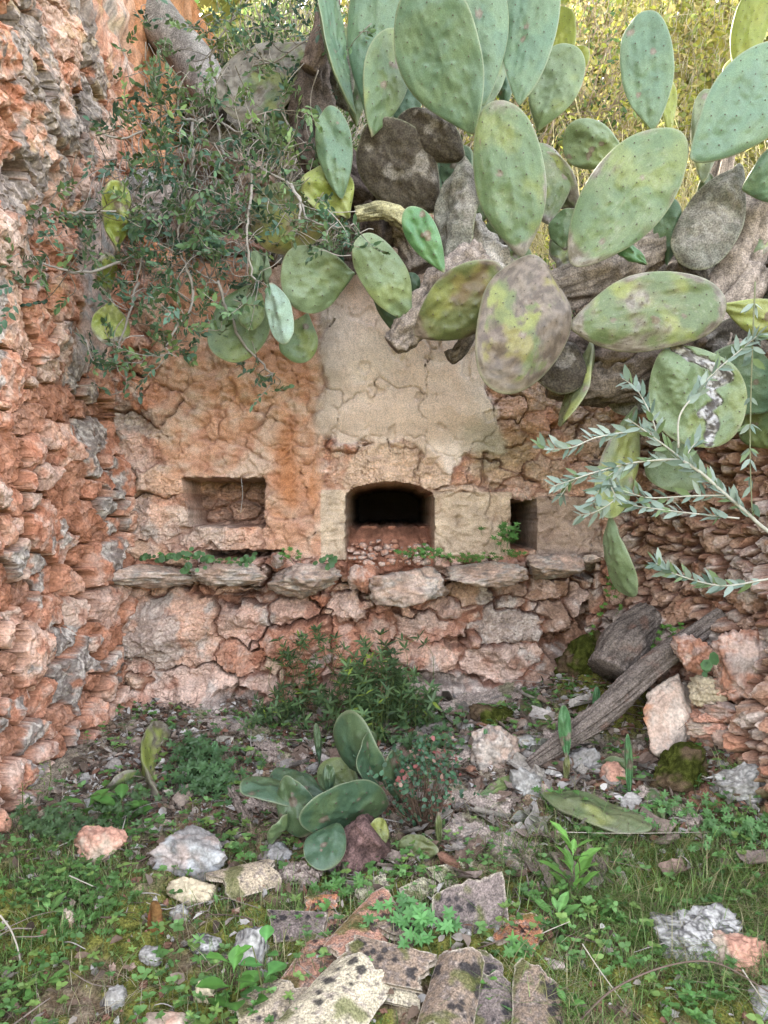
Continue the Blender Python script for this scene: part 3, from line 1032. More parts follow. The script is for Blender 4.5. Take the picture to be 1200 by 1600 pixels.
def leaves_geo(B, D, Nn, length, width, col, fold=0.25, droop=0.15):
    """B bases, D directions, Nn normals (M,3); length, width (M,)"""
    M = len(B)
    D = D / (np.linalg.norm(D, axis=1, keepdims=True) + 1e-9)
    S = np.cross(D, Nn)
    S /= np.linalg.norm(S, axis=1, keepdims=True) + 1e-9
    Nn = np.cross(S, D)
    L = np.broadcast_to(length, (M,))[:, None, None]
    Wd = np.broadcast_to(width, (M,))[:, None, None]
    V = (B[:, None, :] + D[:, None, :] * LEAF_T[None, :, None] * L + S[:, None, :] * LEAF_S[None, :, None] * Wd * 0.5
         + Nn[:, None, :] * (np.abs(LEAF_S)[None, :, None] * Wd * 0.5 * fold - droop * L * (LEAF_T[None, :, None] ** 2)))
    base = (np.arange(M) * 8)[:, None, None]
    Q = (LEAF_Q[None] + base).reshape(-1, 4)
    T = (LEAF_TR[None] + base).reshape(-1, 3)
    C = np.repeat(np.asarray(col).reshape(-1, 3) if np.ndim(col) > 1 else np.tile(col, (M, 1)), 8, axis=0)
    return V.reshape(-1, 3), Q, T, C


def rdir(rng, n):
    v = rng.normal(size=(n, 3))
    return v / np.linalg.norm(v, axis=1, keepdims=True)


# ------------------------------------------------------------------ prickly pear pads
PADC = {
    'b': ((0.175, 0.275, 0.185), (0.205, 0.30, 0.185), 0.14),
    'p': ((0.42, 0.52, 0.46), (0.36, 0.47, 0.38), 0.0),
    'g': ((0.175, 0.25, 0.125), (0.215, 0.28, 0.135), 0.30),
    'l': ((0.30, 0.37, 0.22), (0.25, 0.32, 0.17), 0.12),
    'd': ((0.10, 0.17, 0.105), (0.135, 0.195, 0.10), 0.22),
    'f': ((0.13, 0.30, 0.13), (0.17, 0.33, 0.15), 0.0),
    'm': ((0.20, 0.22, 0.09), (0.25, 0.24, 0.11), 0.80),
    'o': ((0.20, 0.25, 0.12), (0.26, 0.28, 0.15), 0.45),
    'y': ((0.38, 0.42, 0.10), (0.45, 0.46, 0.16), 0.30),
    's': ((0.36, 0.36, 0.04), (0.32, 0.35, 0.05), 0.0),  # sunlit pads: glow of sun through the pad put into the yellow
    'k': ((0.13, 0.10, 0.085), (0.10, 0.075, 0.065), 1.0),
    'c': ((0.30, 0.265, 0.24), (0.22, 0.19, 0.17), 1.0),
}


def pad_geo(B, T, W, roll, ctype, seed, bend=0.0, thick=0.022, tear=0.28, res=1.0, crumple=1.0, cork=None, seam=None):
    rng = np.random.default_rng(seed)
    B, T = np.asarray(B, float), np.asarray(T, float)
    a = T - B
    L = np.linalg.norm(a)
    a /= L
    view = (B + T) / 2 - np.array([0, 0, CAMZ])
    view /= np.linalg.norm(view)
    n0 = -view - a * np.dot(-view, a)
    n0 /= np.linalg.norm(n0)
    s0 = np.cross(a, n0)
    r = math.radians(roll)
    n_ = n0 * math.cos(r) + s0 * math.sin(r)
    s_ = np.cross(a, n_)
    nr = max(8, int(36 * res))
    ns = max(24, int(84 * res) // 2 * 2)
    rr = np.sin(np.linspace(0, math.pi / 2, nr)) ** 0.9
    th = np.linspace(0, 2 * math.pi, ns, endpoint=False)
    R, TH = np.meshgrid(rr, th, indexing='ij')
    y = R * np.cos(TH)
    x = R * np.sin(TH)
    yn, xn = y.ravel(), x.ravel()
    k1, k2, k3 = rng.uniform(-0.05, 0.05, 3)
    lobes = 1 + 0.020 * np.sin(3 * TH.ravel() + rng.uniform(0, 6)) + 0.014 * np.sin(5 * TH.ravel() + rng.uniform(0, 6))
    yy = (yn * lobes + 1) / 2 * L
    wfac = (1 + tear * yn - 0.42 * np.clip(-yn, 0, 1) ** 2.2)
    xx = xn * lobes * W / 2 * wfac / (1 + tear * 0.22) + k1 * W * yn ** 2
    Rf = R.ravel()
    th_prof = np.sqrt(np.clip(1 - Rf ** 2.6, 0, 1))
    Tk = thick * (1.15 - 0.25 * yn)
    sc = 0.030
    # areoles sit on a diamond lattice
    q1 = (xx / sc + yy / (sc * 1.15)) * 0.5
    q2 = (xx / sc - yy / (sc * 1.15)) * 0.5
    dl = np.sqrt((q1 - np.round(q1)) ** 2 + (q2 - np.round(q2)) ** 2)
    bump = np.exp(-(dl / 0.20) ** 2) * (Rf < 0.94)
    out = []
    for side in (1, -1):
        P = arr3(xx, yy, np.full(len(xx), side * 3.0 + seed))
        und = fbm(P * 9, 3) * 0.0075 * crumple + ridged(P * 16 + 5, 2) * 0.0026 * crumple + fbm(P * 30 + 8, 2) * 0.0014 * crumple
        z = side * th_prof * Tk * 0.5 + (und * th_prof + side * bump * 0.0044 * th_prof)
        out.append(z)
    bendz = bend * ((yn + 0.2) ** 2 - 0.2) * L * 0.5 + 0.25 * bend * W * xn ** 2 + k2 * W * xn * yn * 1.2 + fbm(arr3(xn, yn, 0 * xn + seed), 2) * 0.014 * crumple
    V = []
    for z in out:
        V.append(B[None] + a[None] * yy[:, None] + s_[None] * xx[:, None] + n_[None] * (z + bendz)[:, None])
    V = np.vstack(V)
    M = nr * ns
    i = np.arange(nr - 1)[:, None] * ns
    j = np.arange(ns)[None, :]
    j2 = (j + 1) % ns
    Fq = np.stack([(i + j).ravel(), (i + ns + j).ravel(), (i + ns + j2).ravel(), (i + j2).ravel()], 1)
    Ft = Fq[:, ::-1] + M
    rim = (nr - 1) * ns
    jj = np.arange(ns)
    Fr = np.stack([rim + jj, M + rim + jj, M + rim + (jj + 1) % ns, rim + (jj + 1) % ns], 1)
    F = np.vstack([Fq, Ft, Fr])
    # colour: skin, cork creeping from the base and rim, scars
    c1, c2, ck = PADC[ctype]
    c1, c2 = np.array(c1) * np.array([0.53, 0.58, 0.53]), np.array(c2) * np.array([0.54, 0.58, 0.52])
    ck = ck if cork is None else cork
    P = arr3(xx, yy, np.full(len(xx), seed * 1.7))
    n1 = fbm(P * 8, 4)
    n2 = fbm(P * 30 + 7, 3)
    n3 = fbm(P * 80 + 17, 2)
    c = mix(np.array(c1), np.array(c2), sstep(-0.35, 0.35, n1 + 0.3 * n2))
    if ctype in 'gmoyl':
        c = mix(c, np.array([0.32, 0.33, 0.07]), sstep(0.1, 0.5, fbm(P * 6 + 31, 3)) * (0.22 if ctype in 'gl' else 0.4))
    corkc = mix(np.array([0.25, 0.215, 0.19]), np.array([0.115, 0.09, 0.075]), sstep(-0.3, 0.35, n2 + 0.5 * n3))
    if ctype == 'm':
        corkc = mix(np.array([0.17, 0.13, 0.105]), np.array([0.085, 0.06, 0.05]), sstep(-0.3, 0.35, n2 + 0.5 * n3))
        rust = sstep(0.02, 0.3, fbm(P * 5 + 91, 4))
        c = mix(c, mix(np.array([0.25, 0.20, 0.07]), np.array([0.17, 0.10, 0.065]), sstep(-0.1, 0.3, n1 + 0.4 * n2)), rust * 0.6)
    if ctype in 'kc':
        c = mix(np.array(c1), np.array(c2), sstep(-0.3, 0.3, n2 + 0.4 * n3 + 0.3 * n1))
        c = mix(c, np.array([0.36, 0.33, 0.30]), sstep(0.25, 0.5, n1 + 0.3 * n2) * 0.4)
    elif ck > 0:
        edge = sstep(0.80, 0.99, Rf) * 0.8 + sstep(-0.62, -0.95, yn) * 1.2 + sstep(0.45, 1.0, yn) * 0.25
        m = sstep(0.42, 0.66, ck * (0.40 + 0.70 * edge + 0.75 * (0.5 + 1.1 * n1)) + 0.30 * n2 * ck)
        c = mix(c, corkc, m * 0.9)
        speck = sstep(0.42, 0.55, n3 + 0.25 * n1)
        c = mix(c, np.array([0.45, 0.44, 0.38]), speck * 0.15 * min(1, ck * 2) * (ctype not in 'dm'))
    else:
        c = mix(c, np.array([0.30, 0.26, 0.18]), sstep(-0.85, -1.0, yn) * 0.8)
    c = mix(c, np.array([0.30, 0.31, 0.20]), sstep(0.95, 1.0, Rf) * 0.4)
    if seam is not None:
        sp_ = np.array(seam) - B
        sx, sy = sp_ @ s_, sp_ @ a
        dmin = np.full(len(xx), 9.0)
        for q in range(len(sx) - 1):
            ex, ey = sx[q + 1] - sx[q], sy[q + 1] - sy[q]
            tt = np.clip(((xx - sx[q]) * ex + (yy - sy[q]) * ey) / (ex * ex + ey * ey), 0, 1)
            dmin = np.minimum(dmin, np.hypot(xx - sx[q] - tt * ex, yy - sy[q] - tt * ey) + 0.004 * np.sin(q + tt * 2))
        dmin = dmin + 0.006 * n2 + 0.005 * n1
        sm = sstep(0.019, 0.014, dmin)
        c = mix(c, mix(np.array([0.10, 0.09, 0.085]), np.array([0.42, 0.41, 0.41]), sstep(-0.15, 0.2, n2 + n3)), sm)
        lip = np.exp(-((dmin - 0.017) / 0.004) ** 2) * 0.003 - sm * (0.010 + 0.004 * n2)
        V = V + np.vstack([n_[None] * lip[:, None], -n_[None] * lip[:, None]])
    if ctype not in 'kcs' and L > 0.16:
        for q in range(rng.integers(0, 5)):
            t0, q0 = rng.uniform(0, 6.28), rng.uniform(0.1, 0.95)
            dd_ = np.hypot(xn - q0 * math.sin(t0), (yn - q0 * math.cos(t0)) * L / W) * W / 2 * (1 + 0.5 * n2)
            r0 = rng.uniform(0.004, 0.013)
            c = mix(c, np.array([0.15, 0.11, 0.085]), sstep(r0 * 1.25, r0, dd_) * 0.85)
            c = mix(c, np.array([0.24, 0.205, 0.16]), sstep(r0 * 0.7, r0 * 0.4, dd_) * 0.7)
    C = np.vstack([c, c])
    # areole points: small dark tufts on both faces and along the rim
    geoV, geoT = [], []
    if ctype not in 'kc':
        ii = np.arange(-40, 41)
        Q1, Q2 = np.meshgrid(ii, ii)
        ax_ = (Q1 + Q2).ravel() * sc
        ay_ = (Q1 - Q2).ravel() * sc * 1.15
        yk = ay_ / L * 2 - 1
        okm = (yk > -0.93) & (yk < 0.95)
        ax_, ay_, yk = ax_[okm], ay_[okm], yk[okm]
        wf = (1 + tear * yk - 0.42 * np.clip(-yk, 0, 1) ** 2.2) / (1 + tear * 0.22)
        xk = (ax_ - k1 * W * yk ** 2) / (W / 2 * wf)
        ok = xk ** 2 + yk ** 2 < 0.90
        xk, yk = xk[ok], yk[ok]
        lim = 12 * res
        for x0, y0 in zip(xk, yk):
            d2 = (xn - x0) ** 2 + (yn - y0) ** 2
            kmin = int(d2.argmin())
            for sd in (0, 1):
                p = V[kmin + sd * M]
                nn = n_ * (1 if sd == 0 else -1)
                s = rng.uniform(0.0022, 0.0034)
                geoV.append(np.array([p + a * s, p + s_ * s, p - a * s, p - s_ * s, p + nn * s * 1.6]))
    if geoV:
        nv = len(V)
        m = len(geoV)
        tri = np.array([[0, 1, 4], [1, 2, 4], [2, 3, 4], [3, 0, 4]])
        T3 = (tri[None] + (np.arange(m) * 5)[:, None, None]).reshape(-1, 3) + nv
        V = np.vstack([V] + geoV)
        C = np.vstack([C, np.tile(np.array([0.07, 0.055, 0.04]), (m * 5, 1))])
        return V, [F, T3], C
    return V, [F], C


def pad(parent, B, T, W, ctype='g', roll=0, seed=0, label=None, name='pad', **k):
    V, F, C = pad_geo(B, T, W, roll, ctype, seed, **k)
    o = obj(name, V, F, C, M_CORK if ctype in 'kc' else M_PAD, parent)
    if label: o['label'] = label
    return o


def P3(v, d0):
    """(px, py) or (px, py, d)"""
    return PX(v[0], v[1], v[2] if len(v) > 2 else d0)


def pads(parent, rows, seed0=0, **extra):
    for i, r in enumerate(rows):
        b, t, w, d, ct = r[:5]
        k = dict(extra, **(r[5] if len(r) > 5 else {}))
        B, T = P3(b, d), P3(t, d)
        dm = (B[1] + T[1]) / 2
        pad(parent, B, T, w * dm / 1200, ct, seed=seed0 + i, **k)


def stem(parent, pts, d, radii, col=(0.2, 0.16, 0.13), flat=1.0, name='stem', ridge=0.14, sides=52, mat=None, seed=0):
    """woody or corky limb; points in px at depth d, radii in px"""
    p3 = np.array([P3(p, d) for p in pts])
    path = smooth_path(p3, 14)
    rad = np.interp(np.linspace(0, 1, len(path)), np.linspace(0, 1, len(radii)), radii) * d / 1200
    V, Q, T = tube_geo(path, rad, sides, flat=flat)
    n = len(path) * sides
    cen = np.repeat(path, sides, axis=0)
    dv = V[:n] - cen
    ang = np.tile(np.arange(sides) / sides * 2 * math.pi, len(path))
    s = np.repeat(np.linspace(0, 1, len(path)) * len(path) * 0.06, sides)
    f = fbm(arr3(np.cos(ang) * 1.6 + seed, np.sin(ang) * 1.6, s * 2.0), 4) * ridge * 2 + ridged(arr3(np.cos(ang) * 5, np.sin(ang) * 5, s * 0.8 + seed), 4) * ridge * 1.1
    V[:n] = cen + dv * (1 + f)[:, None]
    nz = np.concatenate([f, [0, 0]]) * 1.6 + 0.3 * fbm(V * 40 + seed, 3)
    c = mix(np.array(col) * 0.5, np.array(col) * 1.6, sstep(-0.3, 0.45, nz))
    return obj(name, V, [Q, T], c, mat or M_CORK, parent)


# --- the great prickly pear on top of the wall
pear = thing('prickly_pear', 'huge grey green prickly pear sprawling over the top of the back wall', 'cactus', tuple(PX(640, 430, 3.6)))
R = dict
pads(pear, [
    ((737, 214, 2.78), (646, -22, 2.66), 136, 2.75, 'b', R(roll=-8, bend=0.05)),
    ((757, 166, 2.88), (733, -70, 2.85), 108, 2.85, 'b', R(roll=10)),
    ((814, 168, 2.86), (838, -62, 2.9), 94, 2.9, 'b', R(roll=-12)),
    ((576, 214, 2.85), (624, 46, 2.85), 86, 2.9, 'g', R(roll=28, cork=0.0)),
    ((575, 195, 3.0), (600, -80, 3.0), 96, 3.0, 'b', R(roll=-10)),
    ((551, 188, 2.95), (500, -30, 2.9), 100, 2.9, 'b', R(roll=74, bend=0.10)),
    ((818, 402, 2.78), (776, 158, 2.72), 112, 2.7, 'g', R(tear=0.12, cork=0.34, thick=0.03)),
    ((890, 416, 2.68), (1058, 206, 2.62), 132, 2.65, 'g', R(tear=0.12, cork=0.34, thick=0.03)),
    ((1020, 204, 2.7), (1004, 18, 2.7), 82, 2.7, 'b', R(tear=0.18)),
    ((1078, 252, 2.62), (1262, 72, 2.6), 132, 2.6, 'b', R(tear=0.2, cork=0.1)),
    ((1160, 300, 2.75), (1260, 250, 2.7), 92, 2.7, 'b', R(roll=15)),
    ((846, 398, 2.58), (792, 606, 2.44), 150, 2.5, 'm', R(tear=-0.02, bend=-0.16, thick=0.04, roll=-14, crumple=1.5)),
    ((650, 526, 2.78), (790, 424, 2.64), 106, 2.7, 'm', R(tear=0.10, cork=0.4, thick=0.03, roll=8)),
    ((888, 508, 2.56), (1134, 470, 2.5), 124, 2.55, 'o', R(tear=0.10, thick=0.035, cork=0.5, roll=-8)),
    ((1126, 478, 2.6), (1262, 516, 2.5), 62, 2.6, 'y', R(roll=10, cork=0.15)),
    ((860, 352, 2.95), (842, 224, 2.95), 88, 2.95, 'o', R(roll=20, cork=0.4)),
    ((908, 332, 3.0), (834, 246, 2.97), 66, 2.95, 'o', R(roll=-20, cork=0.4)),
    ((838, 204, 3.25), (892, 70, 3.2), 82, 3.2, 'l', R(roll=-10)),
    ((976, 246, 3.25), (880, 212, 3.2), 72, 3.2, 'l', R(cork=0.1)),
    ((1100, 288, 3.0), (1106, 140, 3.0), 50, 3.0, 'o', R(roll=20, cork=0.2)),
    ((1120, 300, 3.05), (1088, 300, 3.05), 60, 3.0, 'o', {}),
    ((1160, 256, 2.85), (1074, 420, 2.85), 98, 2.85, 'c', R(thick=0.035, crumple=1.8)),
    ((1044, 416, 2.95), (1042, 306, 2.9), 46, 2.9, 'b', R(tear=0.4)),
    ((884, 392, 2.85), (886, 326, 2.85), 62, 2.85, 'g', R(roll=-25)),
    ((1012, 412, 2.8), (966, 384, 2.8), 26, 2.8, 'f', R(roll=30)),
    ((680, 330, 3.0), (572, 196, 2.9), 116, 3.0, 'k', R(thick=0.05, tear=0.05, crumple=1.6)),
    ((728, 246, 2.9), (622, 178, 2.9), 66, 2.95, 'k', R(thick=0.045, tear=0.0, bend=-0.12)),
    ((694, 426, 2.66), (636, 324, 2.6), 50, 2.65, 'f', R(thick=0.018)),
    ((640, 500, 2.8), (562, 366, 2.68), 74, 2.75, 'l', R(cork=0.2, roll=12, tear=0.05)),
    ((628, 532, 2.95), (598, 398, 2.95), 66, 2.95, 'd', R(roll=-20)),
    ((638, 490, 3.0), (642, 426, 3.0), 34, 3.0, 'd', {}),
    ((690, 336, 3.3), (720, 224, 3.3), 58, 3.3, 'b', {}),
    ((650, 300, 3.3), (668, 180, 3.3), 46, 3.3, 'l', R(roll=20)),
    ((720, 330, 3.25), (708, 226, 3.25), 60, 3.3, 'b', R(roll=-30)),
    ((740, 360, 3.2), (758, 286, 3.2), 44, 3.2, 'l', R(roll=10)),
    ((750, 180, 3.2), (772, 60, 3.3), 60, 3.3, 'l', R(roll=10)),
    ((790, 170, 3.3), (786, 70, 3.3), 40, 3.3, 'b', {}),
    ((630, 210, 3.3), (640, 120, 3.3), 50, 3.3, 'b', {}),
    ((894, 536, 2.68), (850, 606, 2.66), 100, 2.7, 'k', R(thick=0.05, tear=0.0)),
    ((926, 536, 2.72), (884, 672, 2.68), 70, 2.7, 'o', R(roll=66, bend=0.12, cork=0.2)),
    ((1004, 548, 2.85), (980, 650, 2.85), 84, 2.8, 'c', R(thick=0.05)),
    ((994, 636, 2.8), (942, 812, 2.72), 66, 2.75, 'o', R(roll=-20, bend=0.14, cork=0.35, thick=0.03)),
    ((950, 806, 2.74), (976, 934, 2.66), 60, 2.75, 'l', R(roll=52, bend=-0.22, thick=0.02)),
    ((1062, 684, 2.9), (1048, 768, 2.85), 90, 2.85, 'l', R(cork=0.15)),
    ((736, 424, 2.9), (830, 396, 2.95), 40, 2.9, 'l', R(cork=0.2)),
    ((1110, 470, 2.95), (1080, 330, 3.0), 80, 2.95, 'k', R(roll=25)),
    ((1196, 320, 2.95), (1150, 400, 2.95), 80, 2.95, 'o', R(cork=0.6)),
    ((1215, 640, 2.8), (1110, 560, 2.75), 108, 2.7, 'b', R(roll=10)),
    ((1218, 700, 2.85), (1180, 640, 2.85), 90, 2.8, 'g', R(roll=-20, cork=0.1)),
    ((1094, 540, 2.85), (1190, 520, 2.9), 70, 2.8, 'k', {}),
], 10)
pads(pear, [((722, 246, 2.9), (704, 440, 2.84), 74, 2.87, 'c', R(thick=0.04, tear=-0.15, crumple=3.0, roll=34))], 90)
stem(pear, [(760, 410), (725, 430), (680, 465), (640, 515), (612, 540)], 2.82, [26, 28, 24, 20, 14], (0.17, 0.14, 0.12), seed=4, ridge=0.2)
stem(pear, [(800, 480), (770, 440), (735, 400), (722, 340)], 3.0, [46, 44, 34, 20], (0.30, 0.27, 0.24), seed=14, ridge=0.22)
stem(pear, [(700, 560), (720, 545), (760, 470)], 2.9, [9, 10, 8], (0.1, 0.08, 0.06), seed=5)
stem(pear, [(860, 455), (930, 432), (985, 405), (1040, 380)], 2.98, [24, 30, 30, 22], (0.20, 0.165, 0.14), seed=6)
stem(pear, [(1215, 280), (1168, 360), (1140, 430), (1090, 490), (1040, 530)], 3.0, [30, 34, 30, 26, 22], (0.19, 0.155, 0.13), seed=7)
stem(pear, [(1180, 420), (1150, 480), (1120, 550)], 2.95, [22, 28, 30], (0.22, 0.18, 0.15), seed=8)
stem(pear, [(860, 590), (920, 600), (975, 590), (1030, 560)], 2.8, [26, 30, 30, 26], (0.10, 0.08, 0.065), seed=9)
stem(pear, [(870, 540), (940, 560), (1010, 540), (1090, 520)], 2.85, [30, 36, 34, 26], (0.11, 0.085, 0.07), seed=19)
stem(pear, [(516, -20), (506, 60), (482, 110)], 3.1, [14, 16, 12], (0.12, 0.09, 0.075), seed=10)
stem(pear, [(555, 335), (600, 330), (640, 350)], 3.0, [10, 12, 12], (0.24, 0.22, 0.13), seed=11)

# crowded pads and dead limbs behind
rb = random.Random(5)
more = []
for (bx, by, tx_, ty_, w, d, ct) in (
        (640, 300, 610, 215, 50, 3.4, 'o'), (600, 260, 640, 170, 46, 3.45, 'l'), (735, 330, 700, 250, 60, 3.35, 'c'), (770, 340, 800, 270, 50, 3.3, 'k'),
        (870, 420, 905, 350, 60, 3.2, 'o'), (930, 400, 905, 330, 54, 3.3, 'c'), (965, 450, 930, 380, 60, 3.2, 'k'), (1010, 470, 990, 400, 60, 3.2, 'c'),
        (1090, 360, 1130, 290, 60, 3.3, 'c'), (1150, 440, 1190, 370, 70, 3.15, 'k'), (1180, 500, 1200, 420, 64, 3.1, 'c'), (1130, 220, 1150, 150, 40, 3.3, 'l'),
        (820, 440, 770, 380, 54, 3.1, 'k'), (745, 395, 790, 350, 46, 3.15, 'o'), (1060, 560, 1020, 500, 70, 3.0, 'k'), (950, 600, 990, 540, 70, 2.95, 'k'),
        (560, 300, 530, 230, 50, 3.3, 'k'), (590, 395, 560, 330, 50, 3.2, 'k'), (1120, 620, 1160, 560, 80, 3.0, 'k'), (1170, 380, 1130, 330, 50, 3.2, 'o')):
    more.append(((bx, by, d), (tx_, ty_, d + rb.uniform(-.08, .08)), w * 1.15, d, ct, R(roll=rb.uniform(-45, 45), crumple=1.8, res=0.8)))
pads(pear, more, 600)
for i, (pp, d, rr_) in enumerate((([(1190, 560), (1120, 500), (1060, 470), (1010, 460)], 3.05, [20, 18, 14]), ([(960, 480), (1020, 450), (1080, 400), (1110, 340)], 3.15, [20, 18, 12]),
                                 ([(840, 480), (800, 430), (790, 370), (770, 310)], 3.2, [22, 16, 12]), ([(1100, 640), (1060, 600), (1040, 560)], 2.95, [18, 22, 24]),
                                 ([(660, 420), (640, 370), (600, 330), (580, 280)], 3.2, [20, 20, 14]))):
    stem(pear, pp, d, rr_, (0.18, 0.15, 0.125), seed=60 + i, ridge=0.2)

# the split pad: a sound outer skin with a dead seam
seam = [PX(a_, b_, 2.53) for a_, b_ in [(1056, 540), (1076, 556), (1100, 566), (1122, 578), (1134, 590), (1112, 600), (1110, 612), (1122, 628), (1106, 640), (1096, 646), (1114, 656), (1112, 672), (1106, 692)]]
pad(pear, PX(1040, 540, 2.56), PX(1132, 690, 2.5), 142 * 2.55 / 1200, 'l', roll=-6, seed=77, tear=0.12, cork=0.25, crumple=2.2, res=1.7, seam=seam, label='torn pad with a grey dead seam down its middle')

# --- pads hanging on the left, behind the mastic bush
pearl = thing('prickly_pear', 'smaller prickly pear hanging through the bush left of the plastered breast', 'cactus', tuple(PX(480, 330, 3.5)))
pads(pearl, [
    ((532, 312, 2.9), (514, 166, 2.85), 58, 2.85, 'b', R(tear=0.2)),
    ((548, 338, 2.95), (488, 262, 2.92), 84, 2.9, 'y', R(crumple=2.0, roll=20, cork=0.25)),
    ((490, 66, 3.25), (348, 168, 3.2), 108, 3.2, 'o', R(tear=0.30, cork=0.75, roll=20)),
    ((548, 170, 3.3), (494, 68, 3.3), 74, 3.3, 'c', R(thick=0.04)),
    ((556, 196, 3.4), (546, 40, 3.4), 62, 3.4, 'l', {}),
    ((424, 252, 3.3), (452, 134, 3.3), 92, 3.3, 'o', R(roll=20, cork=0.3)),
    ((534, 316, 3.05), (392, 356, 3.0), 108, 3.0, 'm', R(cork=0.25)),
    ((556, 430, 2.84), (440, 442, 2.78), 106, 2.8, 'l', R(tear=0.42, cork=0.12, crumple=1.4)),
    ((424, 440, 2.72), (448, 536, 2.66), 44, 2.7, 'p', R(roll=18, tear=0.1)),
    ((402, 446, 2.98), (352, 564, 2.92), 92, 2.95, 'g', R(cork=0.0, tear=0.15)),
    ((482, 490, 3.02), (458, 566, 3.0), 60, 3.0, 'g', R(cork=0.0)),
    ((408, 458, 2.88), (384, 514, 2.85), 40, 2.85, 'g', R(roll=10)),
    ((400, 452, 2.9), (398, 392, 2.85), 30, 2.85, 'l', R(roll=50)),
    ((418, 448, 2.95), (410, 396, 2.95), 26, 2.9, 'l', R(roll=-40)),
    ((182, 392, 2.86), (182, 280, 2.78), 50, 2.8, 'y', R(roll=20, cork=0.5, crumple=2.0)),
    ((170, 460, 2.95), (162, 396, 2.86), 42, 2.9, 'y', R(roll=40, cork=0.5, crumple=2.0)),
    ((170, 470, 2.9), (174, 536, 2.86), 58, 2.88, 'y', R(cork=0.4, crumple=2.0)),
    ((500, 210, 3.0), (494, 165, 3.0), 16, 3.0, 'd', {}),
    ((350, 200, 3.3), (322, 150, 3.3), 46, 3.3, 'k', {}),
    ((380, 230, 3.35), (330, 200, 3.35), 46, 3.3, 'c', {}),
], 110)
stem(pearl, [(500, 90), (488, 140), (500, 230), (560, 300), (610, 330)], 3.25, [16, 26, 34, 36, 30], (0.09, 0.07, 0.06), seed=22)
stem(pearl, [(600, 340), (560, 390), (520, 400), (450, 410)], 3.2, [30, 26, 20, 14], (0.09, 0.07, 0.06), seed=23)

# --- sunlit pear at the back right
pearb = thing('prickly_pear', 'bright yellow sunlit prickly pear behind the big one, top right', 'cactus', tuple(PX(1000, 420, 4.6)))
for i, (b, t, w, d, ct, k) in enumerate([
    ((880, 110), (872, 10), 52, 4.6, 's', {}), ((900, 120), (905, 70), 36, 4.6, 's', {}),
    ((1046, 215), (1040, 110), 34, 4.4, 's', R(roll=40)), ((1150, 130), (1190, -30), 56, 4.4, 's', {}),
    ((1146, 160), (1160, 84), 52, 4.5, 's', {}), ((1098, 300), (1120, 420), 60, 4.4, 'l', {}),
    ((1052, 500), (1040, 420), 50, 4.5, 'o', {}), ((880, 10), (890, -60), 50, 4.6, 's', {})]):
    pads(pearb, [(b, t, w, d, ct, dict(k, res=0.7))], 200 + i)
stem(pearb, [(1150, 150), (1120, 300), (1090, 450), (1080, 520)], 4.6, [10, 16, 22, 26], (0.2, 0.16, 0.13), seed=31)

# ------------------------------------------------------------------ young pads and fallen pads on the ground
clump = thing('prickly_pear', 'young blue green prickly pear clump growing from the rubble floor', 'cactus', tuple(gp(545, 1340)))
pads(clump, [
    ((512, 1262, 2.50), (380, 1216, 2.44), 66, 2.5, 'd', R(roll=58, bend=-0.15, cork=0)),
    ((510, 1244, 2.62), (420, 1212, 2.68), 60, 2.6, 'd', R(roll=40, cork=0)),
    ((478, 1308, 2.42), (446, 1212, 2.42), 58, 2.4, 'd', R(roll=-14, cork=0, tear=-0.28)),
    ((608, 1258, 2.52), (470, 1268, 2.30), 96, 2.4, 'd', R(roll=-38, tear=-0.1)),
    ((530, 1286, 2.36), (490, 1356, 2.24), 66, 2.3, 'd', R(tear=0.1, roll=14)),
    ((420, 1318, 2.40), (446, 1272, 2.38), 40, 2.4, 'g', R(roll=58)),
    ((606, 1230, 2.62), (526, 1146, 2.50), 84, 2.6, 'd', R(roll=-55, bend=-0.5)),
    ((590, 1235, 2.55), (560, 1150, 2.50), 70, 2.55, 'd', R(roll=55, bend=0.2, cork=0)),
    ((566, 1242, 2.64), (500, 1196, 2.68), 58, 2.6, 'g', R(cork=0.1)),
    ((548, 1200, 2.7), (556, 1178, 2.7), 34, 2.6, 'l', {}),
    ((514, 1244, 2.52), (514, 1194, 2.5), 20, 2.5, 'd', {}),
    ((500, 1196, 2.75), (494, 1130, 2.75), 12, 2.7, 'd', {}),
    ((620, 1250, 2.6), (612, 1172, 2.55), 46, 2.6, 'd', R(roll=40)),
    ((596, 1330, 2.36), (590, 1278, 2.36), 34, 2.3, 'm', R(roll=30, cork=0)),
], 300, thick=0.016, crumple=0.9)
stem(clump, [(590, 1300), (560, 1325), (535, 1375)], 2.36, [30, 28, 24], (0.10, 0.06, 0.055), seed=41)


def ground_pad(px, py, px2, py2, w, ct, lab, name='cactus_pad', group=None, h=0.02, k=None):
    B, T = gp(px, py, h), gp(px2, py2, h)
    V, F, C = pad_geo(B, T, w, 0, ct, int(px), **(k or {}))
    o = obj(name, V, F, C, M_PAD)
    return tag(o, lab, 'cactus pad', group)


# fallen pads lie on the ground: their normal is turned up with the roll
def lying_pad(px, py, px2, py2, w, ct, lab, h=0.025, k=None):
    k = dict(k or {})
    B, T = gp(px, py, h), gp(px2, py2, h)
    V, F, C = pad_geo(B, T, w, k.pop('roll', -55), ct, int(px) + int(py), **k)
    o = obj('fallen_pad', V, F, C, M_PAD)
    return tag(o, lab, 'cactus pad')


